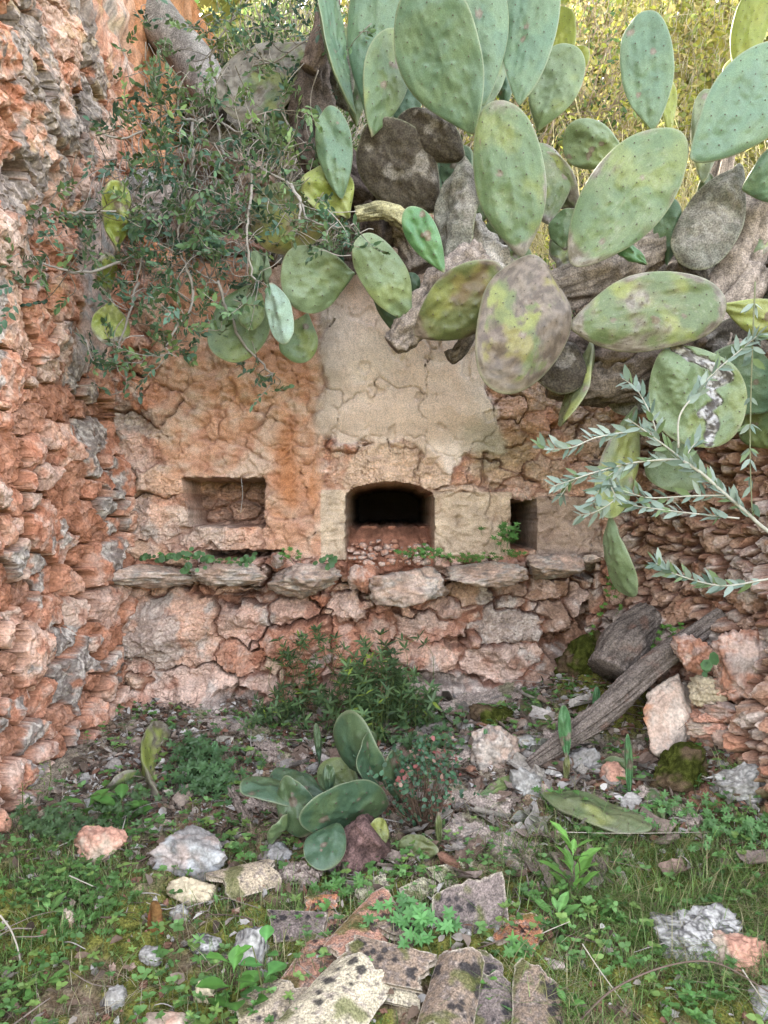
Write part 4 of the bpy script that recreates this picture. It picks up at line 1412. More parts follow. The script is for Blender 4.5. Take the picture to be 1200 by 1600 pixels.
lying_pad(846, 1240, 1016, 1296, 0.16, 'o', 'large flat fallen cactus pad lying in the grass, grey green', 0.055, R(roll=-58, cork=0.3, tear=0.0, thick=0.03))
lying_pad(686, 1330, 622, 1322, 0.085, 'm', 'small yellow green oval pad on the soil right of the cactus clump', 0.03, R(roll=-20, cork=0, tear=0.05))
lying_pad(740, 1252, 806, 1214, 0.05, 'g', 'narrow bright green pad lying on dead fibres', 0.03, R(roll=-40, cork=0))
lying_pad(812, 1098, 862, 1146, 0.10, 'm', 'old half rotten pad lying beside the bark slabs', 0.03, R(roll=-30, cork=0.6))
lying_pad(848, 1112, 820, 1082, 0.06, 'g', 'small green pad tucked under the bark', 0.03, R(roll=-20))
lying_pad(238, 1250, 236, 1144, 0.16, 'y', 'yellow and brown dying pad standing by the left wall', 0.03, R(roll=60, cork=0.5, bend=0.2))
lying_pad(226, 1214, 164, 1232, 0.12, 'o', 'pale flat pad half buried beside the yellow dying one', 0.02, R(roll=-45, cork=0.5))
lying_pad(1000, 1205, 940, 1195, 0.10, 'o', 'old pale pad fragment under the lower end of the log', 0.02, R(roll=-40, cork=0.4))
lying_pad(1040, 1290, 1010, 1238, 0.08, 'g', 'ribbed green pad fragment right of the large fallen pad', 0.02, R(roll=-25))
lying_pad(360, 1245, 345, 1160, 0.05, 'g', 'thin green pad among fennel leaves left of the clump', 0.0, R(roll=30))
for (bx, by, tx_, ty_, w, ct, lab) in (
        (885, 1186, 880, 1102, 21, 'f', 'upright young cactus shoot in front of the log'),
        (984, 1246, 981, 1148, 13, 'f', 'thin upright cactus shoot right of the log foot'),
        (930, 1122, 933, 1072, 12, 'f', 'slender cactus shoot behind the log'),
        (619, 1120, 618, 1056, 17, 'g', 'oval cactus shoot rising behind the madder bush'),
        (752, 1196, 757, 1138, 17, 'f', 'pointed cactus shoot beside the cream stones'),
        (686, 1326, 685, 1268, 12, 'm', 'short brown green cactus shoot under the red leaved seedling'),
        (334, 1192, 336, 1158, 12, 'f', 'tiny cactus shoot left of the dead wood')):
    g0 = gp(bx, by + 2 if by != 1186 else 1226)
    d = g0[1]
    t = thing('cactus_shoot', lab, 'cactus shoot', tuple(g0), 'young cactus shoots on the floor')
    B, T = PX(bx, by, d), PX(tx_, ty_, d)
    pad(t, B, T, w * d / 1200, ct, seed=int(bx), thick=0.010, tear=0.2, res=0.6)
    if by == 1186:
        pad(t, PX(884, 1226, d), PX(886, 1180, d), 11 * d / 1200, 'm', seed=5, thick=0.012, res=0.5, cork=0)


# ------------------------------------------------------------------ dead wood
def bark_log(name, pts, radii, label, seed, mat=None, sides=150, amp=0.17, col=(0.10, 0.075, 0.06)):
    path = smooth_path(pts, 26)
    rad = np.interp(np.linspace(0, 1, len(path)), np.linspace(0, 1, len(radii)), radii)
    V, Q, T = tube_geo(path, rad, sides)
    n = len(path) * sides
    cen = np.repeat(path, sides, axis=0)
    dv = V[:n] - cen
    ang = np.tile(np.arange(sides) / sides * 2 * math.pi, len(path))
    s = np.repeat(np.linspace(0, 1, len(path)), sides)
    tw = ang + s * 0.8
    f = ridged(arr3(np.cos(tw) * 4.5 + seed, np.sin(tw) * 4.5, s * 2.2), 5) * amp * 0.8 + fbm(arr3(np.cos(tw) * 1.2, np.sin(tw) * 1.2, s * 4 + seed), 3) * amp * 1.2
    V[:n] = cen + dv * (1 + f)[:, None]
    g = np.concatenate([f, [0, 0]])
    c = mix(np.array(col) * 0.65, np.array([0.19, 0.155, 0.135]), sstep(-0.10, 0.22, g + 0.05 * fbm(V * 60, 2)))
    c = mix(c, np.array([0.16, 0.075, 0.05]), sstep(0.2, 0.6, fbm(V * 9 + seed, 3)) * 0.5)
    o = obj(name, V, [Q, T], c, mat or M_BARK)
    return tag(o, label, 'log')


a, b = PX(1128, 962, 3.02), gp(826, 1212)
b = PX(826, 1196, b[1])
m1, m2 = a * 0.66 + b * 0.34, a * 0.33 + b * 0.67
m1 += np.array([0.0, 0, 0.01])
bark_log('log', [a, m1, m2 + np.array([0, 0, -0.015]), b], [0.030, 0.041, 0.042, 0.036, 0.018], 'long furrowed dead log leaning from the right wall to the floor', 5)
a = PX(1015, 958, 3.2); b = PX(955, 1052, 3.06)
bark_log('wood_stump', [a, (a + b) / 2 + np.array([-0.02, -0.01, 0.01]), b], [0.05, 0.085, 0.09], 'short weathered wood stump lying above the long log', 9, amp=0.10, col=(0.10, 0.08, 0.07))


def bark_slab(px0, py0, px1, py1, w, label, seed, h=0.02, curl=0.5, col=(0.24, 0.16, 0.13)):
    A_, B_ = gp(px0, py0, h), gp(px1, py1, h)
    nu, nv = 60, 26
    U_, V_ = np.meshgrid(np.linspace(0, 1, nu), np.linspace(-1, 1, nv), indexing='ij')
    uu, vv = U_.ravel(), V_.ravel()
    ax_ = B_ - A_
    L_ = np.linalg.norm(ax_)
    ax_ /= L_
    up = np.array([0, -0.35, 0.93])
    sd = np.cross(up, ax_)
    sd /= np.linalg.norm(sd)
    up = np.cross(ax_, sd)
    r = ridged(arr3(uu * 3, vv * 5, 0 * uu + seed), 4)
    wob = 1 + 0.35 * fbm(arr3(uu * 5, np.sign(vv) * 3, 0 * uu + seed), 3)
    off = 0.012 * r + 0.01 * fbm(arr3(uu * 4, vv * 2, 0 * uu + seed + 5), 3)
    ang = vv * curl
    x = np.sin(ang) / max(curl, .01) * w / 2 * wob
    z = (np.cos(ang) - 1) / max(curl, .01) * w / 2 + off
    e = fbm(arr3(0 * uu, vv * 4, np.round(uu) * 9 + seed), 3) * 0.05 * L_
    top = A_ + ax_ * (uu * L_ + e * (2 * uu - 1))[:, None] + sd * x[:, None] + up * z[:, None]
    bot = top - up * 0.012
    F = grid_faces(nu, nv)
    n = len(top)
    rimi = [i * nv for i in range(nu)] + [(nu - 1) * nv + j for j in range(1, nv)] + [i * nv + nv - 1 for i in range(nu - 2, -1, -1)] + [j for j in range(nv - 2, 0, -1)]
    rimi = np.array(rimi)
    r2 = np.roll(rimi, -1)
    Fr = np.stack([rimi, r2, r2 + n, rimi + n], 1)
    V2 = np.vstack([top, bot])
    c = mix(np.array(col) * 0.7, np.array([0.36, 0.29, 0.25]), sstep(0.1, 1.0, np.concatenate([r, r])))
    c = mix(c, MOSS * 1.4, sstep(0.15, 0.5, fbm(V2 * 9 + seed, 3)) * 0.5)
    o = obj('bark_slab', V2, [F, F[:, ::-1] + n, Fr], c, M_BARK)
    return tag(o, label, 'bark', 'pieces of fallen bark')


bark_slab(905, 1128, 760, 1078, 0.16, 'broad reddish bark slab lying behind the cactus shoot', 1, 0.03)
bark_slab(815, 1075, 690, 1112, 0.13, 'grey bark slab against the foot of the back wall', 2, 0.03, 0.4, (0.25, 0.22, 0.2))
bark_slab(930, 1160, 850, 1148, 0.08, 'small brown bark piece wedged under the log', 3, 0.02)
bark_slab(700, 1195, 772, 1160, 0.05, 'curled brown bark strip by the pointed shoot', 4, 0.03, 1.0)
bark_slab(700, 1240, 800, 1262, 0.12, 'fibrous grey slab of dead cactus behind the large fallen pad', 5, 0.03, 0.6, (0.33, 0.29, 0.27))
bark_slab(700, 1290, 830, 1345, 0.15, 'grey netted sheet of dead cactus fibre above the tiles', 6, 0.02, 0.4, (0.30, 0.28, 0.28))
bark_slab(1000, 1235, 1095, 1290, 0.07, 'pale splintered slab right of the large fallen pad', 7, 0.02, 0.5, (0.33, 0.28, 0.24))
bark_slab(348, 1216, 388, 1285, 0.035, 'thin weathered stick of wood left of the cactus clump', 8, 0.03, 1.0, (0.28, 0.22, 0.18))
bark_slab(440, 1360, 500, 1375, 0.07, 'dark brown bark chip below the cactus clump', 9, 0.02, 0.5)
bark_slab(400, 1165, 470, 1195, 0.11, 'brown bark plate left behind the clump', 10, 0.02, 0.4, (0.26, 0.17, 0.14))
bark_slab(300, 1120, 420, 1150, 0.08, 'flat brown bark under the big wall stone', 11, 0.02, 0.3, (0.22, 0.16, 0.13))
bark_slab(385, 1260, 450, 1262, 0.05, 'narrow pinkish bark strip left of the clump', 12, 0.02, 0.5, (0.32, 0.24, 0.22))

for (x0, y0, x1, y1, w, ct, lab) in (
        (640, 1150, 700, 1120, 0.09, 'c', 'grey dried pad lying behind the reddish seedling'),
        (720, 1225, 660, 1245, 0.10, 'c', 'curled dead grey pad under the narrow green pad'),
        (880, 1150, 830, 1180, 0.09, 'c', 'withered pad beside the log foot'),
        (470, 1130, 420, 1110, 0.08, 'c', 'flat withered pad behind the cactus clump'),
        (860, 1300, 800, 1280, 0.08, 'c', 'small dried pad left of the large fallen pad'),
        (740, 1120, 690, 1090, 0.10, 'k', 'dark rotten pad at the foot of the back wall'),
        (560, 1390, 520, 1350, 0.06, 'k', 'dark brown dead pad below the clump stem')):
    lying_pad(x0, y0, x1, y1, w, ct, lab, 0.02, R(roll=random.uniform(-70, -40), crumple=2.5, thick=0.012))

# ------------------------------------------------------------------ loose stones
def stone_box(x0, y0, x1, y1, kind, label, seed, depth=None, lift=0.35, rot=0, **k):
    g = gp((x0 + x1) / 2, y1 - (y1 - y0) * 0.15)
    d = g[1]
    a_, b_ = PX(x0, y0, d), PX(x1, y1, d)
    w, h = (b_[0] - a_[0]) / 2, abs(a_[2] - b_[2]) / 2
    c_ = np.array([(a_[0] + b_[0]) / 2, d + w * 0.3, (a_[2] + b_[2]) / 2 - h * 0.22])
    return rock('stone', c_, (w * 1.12, depth or w * 0.9, h * 1.15), kind, seed, (0, rot, 0), label=label, group='loose stones on the floor', n=5 if w > 0.06 else 4, **k)


stone_box(238, 1305, 356, 1372, 'grey', 'long blue grey rounded boulder left of the beige tile', 1)
stone_box(264, 1372, 331, 1412, 'cream', 'flat round cream stone below the grey boulder', 2, rough=0.05)
stone_box(364, 1440, 416, 1520, 'speckle', 'black and white speckled stone behind the leafy seedling', 3)
stone_box(267, 1413, 294, 1440, 'white', 'small white stone right of the red brick', 4)
stone_box(216, 1484, 250, 1510, 'white', 'small greyish white lump below the red brick', 5)
stone_box(300, 1463, 342, 1486, 'speckle', 'low dark speckled stone left of the speckled one', 6)
stone_box(159, 1546, 192, 1578, 'white', 'pale holed stone near the bottom left', 7)
stone_box(302, 1532, 333, 1576, 'cream', 'yellowish stone left of the broad leaves', 8)
stone_box(1045, 1430, 1150, 1498, 'speckle', 'large white and black lichened boulder on the right', 9, rough=0.16)
stone_box(1120, 1466, 1196, 1522, 'pink', 'pinkish grey stone against the right boulder', 10, rough=0.14)
stone_box(118, 1296, 186, 1350, 'pink', 'squared brown stone by the left wall foot', 11)
stone_box(228, 1590, 296, 1622, 'pink', 'pink stone cut by the bottom edge', 12)
stone_box(1132, 1196, 1206, 1250, 'white', 'whitish broken stone at the right wall foot', 13)
stone_box(1180, 1545, 1225, 1590, 'grey', 'grey stone in the bottom right corner', 14)
stone_box(226, 1408, 254, 1472, 'brick', 'upright red brick fragment in the moss', 15, rough=0.04)
stone_box(745, 1140, 808, 1205, 'ledge', 'pinkish cream stone with a hollow, mid floor', 16, rough=0.16)
stone_box(800, 1150, 846, 1180, 'white', 'small pale stone left of the log foot', 17)
stone_box(800, 1205, 850, 1255, 'white', 'crumbly whitish stone below the log foot', 18, rough=0.2)
stone_box(740, 1100, 800, 1142, 'moss', 'moss covered stone behind the cream stone', 19, mat=M_MOSS)
stone_box(1020, 1170, 1110, 1245, 'moss', 'mossy boulder foot beside the right wall', 20, mat=M_MOSS)
stone_box(880, 1170, 936, 1210, 'grey', 'grey stone under the log', 21)
stone_box(940, 1195, 980, 1235, 'pink', 'pinkish stone between the log foot and the thin shoot', 22)
stone_box(560, 1140, 600, 1160, 'pink', 'small pink stone behind the cactus clump', 23)
stone_box(410, 1325, 455, 1352, 'grey', 'crumbling grey lump in front of the clump', 24, rough=0.25)
stone_box(95, 1420, 118, 1450, 'pink', 'little brown stone in the weeds on the left', 25)
stone_box(130, 1245, 160, 1280, 'grey', 'grey pebble against the left wall', 26)
stone_box(1070, 1195, 1100, 1215, 'pink', 'small stone resting on the mossy boulder foot', 27)
stone_box(640, 1160, 676, 1190, 'moss', 'small mossy stone right of the cactus clump', 28, mat=M_MOSS)
stone_box(850, 1500, 880, 1520, 'grey', 'small grey stone right of the tile heap', 29)
stone_box(510, 1385, 540, 1402, 'pink', 'brown stone chip under the clump stem', 30)
# the big cream boulder under the log
d = 2.84
rock('boulder', PX(1062, 1122, d) + np.array([0, 0.06, -0.01]), (0.150, 0.07, 0.165), 'slab', 71, (-18, 14, 6), n=5, rough=0.05, planes=20, label='large pale cream and orange boulder beneath the log', cat='boulder')
rock('boulder', PX(925, 1040, 3.3) + np.array([0, 0.06, 0]), (0.13, 0.12, 0.14), 'moss', 72, (0, 0, 0), n=5, rough=0.1, label='dark mossy boulder behind the short wood stump', cat='boulder', mat=M_MOSS)
for i, (x_, y_, rx_, ry_, kind) in enumerate(((1105, 1082, 22, 20, 'cream'), (1080, 1022, 26, 22, 'terra'), (1140, 1072, 20, 15, 'pink'), (1165, 1040, 40, 46, 'terra'),
                                       (1150, 1115, 42, 16, 'terra'), (1115, 1140, 34, 14, 'pink'), (1150, 1152, 44, 18, 'ledge'), (1190, 1120, 22, 40, 'terra'), (1110, 1100, 14, 10, 'pink'),
                                       (1165, 1180, 30, 22, 'terra'), (1100, 1120, 16, 10, 'pink'), (1130, 1045, 14, 12, 'terra'))):
    d = 2.84 - (x_ - 1100) * 0.0008
    rock('stone', PX(x_, y_, d), (rx_ * d / 1200 * 1.05, 0.05, ry_ * d / 1200 * 1.0), kind, 400 + i, (0, random.uniform(-8, 25), 0), n=5, rough=0.17, planes=9,
         label=('round cream stone set low in the right wall', 'rusty stone above the round cream one', 'small pinkish stone right of the round cream one', 'tall rust coloured stone at the right edge',
                'long rust stone below the tall one', 'small slanting pink stone at the right wall foot', 'pale slanting slab at the right wall foot', 'rust stone cut by the right edge, below the tall one',
                'tiny pink stone under the round cream one', 'rust stone at the lowest right of the pile', 'tiny pink stone above the slanting slab', 'little rust stone above the round cream one')[i],
         cat='stone', group='stones slipped from the right wall')


# ------------------------------------------------------------------ roof tiles
def tile(ax, ay, bx, by, w, style, label, seed, h=0.03, r_curve=1.0, tilt=0.0, rise=None, d=None, roll=0.0):
    A_ = gp(ax, ay, h) if d is None else PX(ax, ay, d[0])
    B_ = gp(bx, by, h) if d is None else PX(bx, by, d[1])
    ax_ = B_ - A_
    L_ = np.linalg.norm(ax_)
    ax_ /= L_
    up = np.array([0.0, -0.42, 0.90]) if d is None else np.array([0.05, -0.97, 0.25])
    sd = np.cross(ax_, up)
    sd /= np.linalg.norm(sd)
    up = np.cross(sd, ax_)
    q = math.radians(roll)
    sd, up = sd * math.cos(q) + up * math.sin(q), up * math.cos(q) - sd * math.sin(q)
    nu, nv = int(max(30, L_ / 0.004)), 46
    U_, V_ = np.meshgrid(np.linspace(0, 1, nu), np.linspace(-1, 1, nv), indexing='ij')
    uu, vv = U_.ravel(), V_.ravel()
    hw = w / 2 * (1 - 0.12 * uu)
    ang = vv * 1.15 * r_curve
    R_ = hw / math.sin(min(1.15 * r_curve, 1.5))
    P = arr3(uu * 4, vv * 2, 0 * uu + seed)
    rq = np.random.default_rng(seed + 50)
    zz = np.linspace(-1, 1, 7)
    ja = 0.35 if seed == 5 else 1.0
    e0 = (np.interp(vv, zz, rq.uniform(-0.13, 0.13, 7)) + fbm(arr3(vv * 5, 0 * vv + seed + .3, 0 * vv), 3) * 0.02 + rq.uniform(-0.15, 0.15) * vv) * w
    e1 = (np.interp(vv, zz, rq.uniform(-0.13, 0.10, 7)) * ja + fbm(arr3(vv * 5, 0 * vv + seed + 9.3, 0 * vv), 3) * 0.02 + rq.uniform(-0.15, 0.15) * vv) * w
    sidewob = 1 + 0.04 * fbm(arr3(uu * 3, np.where(vv > 0, 1.3, 4.3), 0 * uu + seed + .5), 2)
    s_len = uu * L_ + e0 * (1 - uu) + e1 * uu
    top = A_ + ax_ * s_len[:, None] + sd * (R_ * np.sin(ang) * sidewob)[:, None] + up * (R_ * (np.cos(ang) - math.cos(1.15 * r_curve)) + 0.002 * fbm(P * 3, 3))[:, None]
    nrm = sd * np.sin(ang)[:, None] + up * np.cos(ang)[:, None]
    bot = top - nrm * 0.017
    F = grid_faces(nu, nv)
    n = len(top)
    rimi = np.array([i * nv for i in range(nu)] + [(nu - 1) * nv + j for j in range(1, nv)] + [i * nv + nv - 1 for i in range(nu - 2, -1, -1)] + [j for j in range(nv - 2, 0, -1)])
    r2 = np.roll(rimi, -1)
    Fr = np.stack([rimi, r2, r2 + n, rimi + n], 1)
    V2 = np.vstack([top, bot])
    X = arr3(s_len, hw * vv, 0 * uu + seed)
    n1 = fbm(X * 14, 4)
    n2 = fbm(X * 50 + 5, 3)
    n3 = fbm(X * 130 + 25, 2)
    base = {'cream': (0.50, 0.43, 0.31), 'pink': (0.50, 0.27, 0.19), 'orange': (0.46, 0.20, 0.11), 'grey': (0.21, 0.165, 0.15), 'pale': (0.50, 0.46, 0.32), 'brown': (0.26, 0.19, 0.14), 'beige': (0.40, 0.32, 0.23)}[style]
    c = np.array(base) * (1 + 0.25 * n1)[:, None]
    c = mix(c, np.array([0.50, 0.40, 0.34]), sstep(0.1, 0.5, n2) * 0.5)
    c = mix(c, np.array([0.09, 0.075, 0.07]), sstep(0.08, 0.4, n3 + n2 * 0.8 + (0.22 if style in ('grey', 'brown') else -0.10)) * 0.6)
    # round black lichen discs
    rg = np.random.default_rng(seed)
    hx, hy = rg.uniform(0.1, 0.9, 4), rg.uniform(-0.8, 0.8, 4)
    hk = rg.integers(0, 4, 24)
    cx = hx[hk] + rg.normal(0, 0.09, 24)
    cy = hy[hk] + rg.normal(0, 0.28, 24)
    if style in ('pink',):
        cx, cy = cx * 0.6 + 0.4, cy * 0.8 + 0.25
    rad = rg.uniform(0.1, 1, 24) ** 2 * {'cream': 0.013, 'pink': 0.017, 'orange': 0.007, 'grey': 0.011, 'pale': 0.006, 'brown': 0.017, 'beige': 0.007}[style]
    dd = np.sqrt((s_len[:, None] - cx[None] * L_) ** 2 + ((hw * vv)[:, None] - cy[None] * w / 2) ** 2) - rad[None] * (1 + 0.25 * n2[:, None])
    disc = sstep(0.0020, -0.0014, dd.min(1) + 0.002 * n3) * (rad.max() > 0.004)
    c = mix(c, np.array([0.030, 0.028, 0.030]), disc * 0.88)
    c = mix(c, MOSS * 1.3, sstep(0.25, 0.5, fbm(X * 11 + 90, 3) + 0.25 * (uu < 0.25) - 0.25 * (style == 'cream')) * 0.7)
    c = mix(c, np.array([0.52, 0.45, 0.36]), sstep(0.93, 1.0, np.maximum(np.abs(vv), np.abs(2 * uu - 1)) + 0.05 * n2) * 0.6)
    cb = np.tile(np.array([0.46, 0.38, 0.30]), (n, 1))
    o = obj('roof_tile', V2, [F, F[:, ::-1] + n, Fr], np.vstack([c, cb]), M_TILE)
    return tag(o, label, 'roof tile', 'broken clay roof tiles')


tile(470, 1640, 572, 1515, 0.175, 'cream', 'big cream curved tile with black lichen spots, bottom centre', 1, 0.035, 0.75)
tile(535, 1510, 612, 1412, 0.15, 'pink', 'pink tile half covered by black lichen', 2, 0.025, 0.6)
tile(462, 1560, 540, 1432, 0.12, 'pink', 'long flat pinkish tile left of the black lichened one', 3, 0.01, 0.35)
tile(540, 1490, 668, 1518, 0.11, 'brown', 'dark edged shard lying across the pink tile', 4, 0.055, 0.2)
tile(736, 1496, 731, 1376, 0.225, 'grey', 'large upright grey weathered tile with pale rim', 5, d=(2.02, 2.12), r_curve=0.30)
tile(800, 1478, 824, 1432, 0.12, 'orange', 'small orange tile right of the upright grey one', 6, 0.02, 0.3, roll=10)
tile(690, 1625, 722, 1496, 0.125, 'brown', 'mottled curved tile with black patches below the upright grey one', 7, 0.05, 0.9)
tile(764, 1625, 764, 1528, 0.12, 'grey', 'short grey tile between two curved ones at the bottom', 8, 0.03, 0.6)
tile(842, 1615, 838, 1522, 0.13, 'brown', 'broken brown tile with a cream upright edge, bottom right of heap', 9, 0.035, 0.7, roll=-14)
tile(340, 1386, 430, 1362, 0.12, 'beige', 'beige curved tile piece below the grey boulder', 10, 0.03, 0.8)
tile(420, 1446, 508, 1446, 0.095, 'grey', 'dark grey rectangular tile piece', 11, 0.03, 0.25)
tile(676, 1372, 770, 1352, 0.08, 'pale', 'flat pale yellow tile behind the upright grey one', 12, 0.015, 0.2)
tile(560, 1400, 606, 1378, 0.075, 'pale', 'small pale spotted tile above the black lichened one', 13, 0.02, 0.4)
tile(634, 1402, 676, 1378, 0.07, 'pale', 'small pale tile chip left of the upright grey one', 14, 0.02, 0.2)
tile(380, 1612, 470, 1545, 0.15, 'beige', 'mossy beige tile under the broad leaves', 15, 0.015, 0.5)
tile(478, 1412, 528, 1408, 0.05, 'orange', 'thin curved brown tile rim in the moss', 16, 0.03, 1.0)
tile(596, 1540, 655, 1556, 0.07, 'cream', 'small pale shard under the lying shard', 17, 0.02, 0.3)
tile(610, 1470, 655, 1420, 0.14, 'brown', 'mottled tile right of the black lichened one', 18, 0.02, 0.4)
tile(700, 1530, 770, 1500, 0.10, 'grey', 'grey slab at the foot of the upright tile', 19, 0.03, 0.2)


# ------------------------------------------------------------------ plants
SUNNY = np.array([0.34, 0.36, 0.06])


def mastic():
    rng = np.random.default_rng(12)
    t = thing('mastic_bush', 'dark green mastic bush with pale twigs hanging over the left of the wall', 'bush', tuple(PX(300, 300, 3.2)))
    br = Geo()
    mains = [[(345, 150, 3.4), (380, 110, 3.25), (440, 90, 3.12), (500, 40, 3.1)], [(345, 150, 3.4), (330, 90, 3.3), (370, 20, 3.2), (420, -20, 3.2)],
             [(345, 150, 3.4), (335, 180, 3.2), (375, 205, 3.05), (400, 180, 3.0), (440, 172, 2.95)],
             [(335, 180, 3.2), (300, 190, 3.05), (262, 180, 2.95), (200, 215, 2.9), (150, 210, 2.8)],
             [(340, 185, 3.2), (350, 240, 3.0), (395, 260, 2.9), (455, 290, 2.8), (480, 340, 2.72), (520, 355, 2.7), (556, 350, 2.68)],
             [(262, 180, 3.0), (258, 260, 2.95), (255, 330, 2.92), (225, 390, 2.9), (215, 440, 2.88)],
             [(300, 190, 3.05), (300, 280, 2.95), (280, 360, 2.9), (290, 410, 2.85), (340, 440, 2.8)],
             [(395, 260, 2.9), (390, 330, 2.85), (385, 370, 2.8), (395, 430, 2.78), (402, 440, 2.78)],
             [(455, 290, 2.8), (470, 325, 2.75), (465, 350, 2.74), (462, 365, 2.74)],
             [(215, 440, 2.88), (200, 500, 2.85), (180, 560, 2.82)],
             [(290, 410, 2.85), (300, 470, 2.85), (265, 530, 2.82), (262, 560, 2.8)],
             [(225, 390, 2.9), (140, 425, 2.75), (95, 420, 2.65), (60, 410, 2.6)],
             [(340, 440, 2.8), (370, 520, 2.9), (410, 570, 2.95), (425, 585, 2.95)],
             [(150, 330, 2.75), (110, 335, 2.7), (75, 335, 2.68)], [(255, 330, 2.92), (150, 330, 2.75)]]
    pts = []
    for m in mains:
        p = smooth_path([PX(*q) for q in m], 5)
        p += rng.normal(0, 0.0035, p.shape)
        br.tube(p, np.linspace(0.0065, 0.0028, len(p)), 6, np.array([0.30, 0.27, 0.24]) * rng.uniform(0.75, 1.2))
        pts.append(p)
    allp = np.vstack(pts)
    # clusters: px, py, half width, half height, sprigs, depth
    cl = [(275, 300, 90, 70, 130, 2.85), (330, 300, 90, 55, 90, 2.9), (250, 390, 85, 50, 100, 2.85), (420, 230, 60, 40, 46, 2.85), (260, 150, 45, 20, 36, 2.9),
          (310, 160, 40, 20, 22, 2.95), (330, 380, 70, 40, 60, 2.88), (190, 330, 45, 40, 40, 2.8), (450, 350, 60, 30, 46, 2.75), (520, 360, 40, 22, 34, 2.7), (180, 420, 40, 30, 30, 2.85),
          (60, 420, 45, 36, 30, 2.6), (85, 340, 30, 16, 14, 2.66), (175, 552, 40, 32, 36, 2.8), (270, 530, 45, 30, 40, 2.8), (260, 470, 60, 30, 40, 2.82),
          (415, 582, 34, 18, 18, 2.95), (360, 470, 30, 30, 24, 2.8), (400, 460, 20, 20, 10, 2.76), (240, 210, 60, 30, 30, 2.9), (400, 150, 60, 30, 20, 3.0), (460, 200, 40, 30, 16, 2.9),
          (230, 60, 50, 60, 24, 3.2), (260, 110, 40, 25, 20, 3.0), (540, 380, 20, 10, 8, 2.68), (225, 180, 40, 30, 20, 2.9), (330, 230, 60, 30, 36, 2.95),
          (430, 70, 70, 40, 60, 3.1), (340, 50, 50, 40, 50, 3.2), (470, 20, 60, 30, 40, 3.15)]
    tw = Geo()
    LB, LD, LN, LL, LW, LC = [], [], [], [], [], []
    for (cx, cy, rx, ry, n, d) in cl:
        n = int(n * 0.60)
        for k in range(n):
            q = PX(cx + rng.normal() * rx * 0.78, cy + rng.normal() * ry * 0.85, d + rng.normal() * 0.11)
            dd = np.linalg.norm(allp - q, axis=1)
            o_ = allp[dd.argmin()]
            if dd.min() > 0.22 or rng.uniform() < 0.55:
                o_ = q + np.array([rng.normal() * 0.05, rng.normal() * 0.04 + 0.03, rng.uniform(-0.02, 0.12)])
            dirn = q - o_
            ln = np.linalg.norm(dirn) + 1e-6
            dirn = dirn / ln * 0.6 + rng.normal(0, 0.4, 3) + np.array([0, -0.2, 0.1])
            dirn /= np.linalg.norm(dirn)
            tip = q + dirn * 0.05
            path = smooth_path([o_, (o_ + q) / 2 + rng.normal(0, 0.012, 3), q, tip], 3)
            tw.tube(path, np.linspace(0.0021, 0.0010, len(path)), 3, mix(np.array([0.42, 0.38, 0.35]), np.array([0.14, 0.12, 0.08]), np.array([rng.uniform()]))[0])
            m = rng.integers(6, 11)
            side = np.cross(dirn, rdir(rng, 1)[0])
            side /= np.linalg.norm(side) + 1e-6
            up = np.cross(side, dirn)
            shade = rng.uniform(0.6, 1.5)
            base = mix(np.array([0.075, 0.14, 0.075]), np.array([0.15, 0.23, 0.085]), np.array([rng.uniform() ** 2 + (0.35 if cy < 240 else 0)]))[0] * shade
            if rng.uniform() < 0.3: base = np.array([0.065, 0.13, 0.085]) * shade
            for j in range(m):
                tt = j / (m - 1)
                s = 1 if j % 2 else -1
                LB.append(q - dirn * 0.025 + dirn * (0.075 * tt))
                LD.append(dirn * (0.55 + tt * 0.8) + side * s * (1.0 - 0.7 * tt) + rng.normal(0, 0.25, 3))
                LN.append(up + rng.normal(0, 0.5, 3) + np.array([0, -0.3, 0.5]))
                L_ = rng.uniform(0.020, 0.036)
                LL.append(L_)
                LW.append(L_ * rng.uniform(0.40, 0.54))
                LC.append(base * rng.uniform(0.8, 1.25))
    br.build('branches', M_TWIG, t)
    # bare grey twigs in the middle of the bush
    for k in range(260):
        cx, cy, d = rng.uniform(150, 400), rng.uniform(240, 430), rng.uniform(2.9, 3.05)
        a_ = PX(cx, cy, d)
        v_ = np.array([rng.normal() * 0.4, rng.normal() * 0.3, rng.normal() * 1.0])
        v_ /= np.linalg.norm(v_)
        tw.tube(smooth_path([a_, a_ + v_ * 0.07 + rng.normal(0, 0.015, 3), a_ + v_ * rng.uniform(0.1, 0.22)], 3), np.linspace(0.0022, 0.0008, 7), 3, np.array([0.36, 0.33, 0.31]) * rng.uniform(0.6, 1.1))
    tw.build('twigs', M_TWIG, t, kind='stuff')
    V, Q, T, C = leaves_geo(np.array(LB), np.array(LD), np.array(LN), np.array(LL), np.array(LW), np.array(LC))
    obj('foliage', V, [Q, T], C, M_LEAF, t, kind='stuff')


mastic()


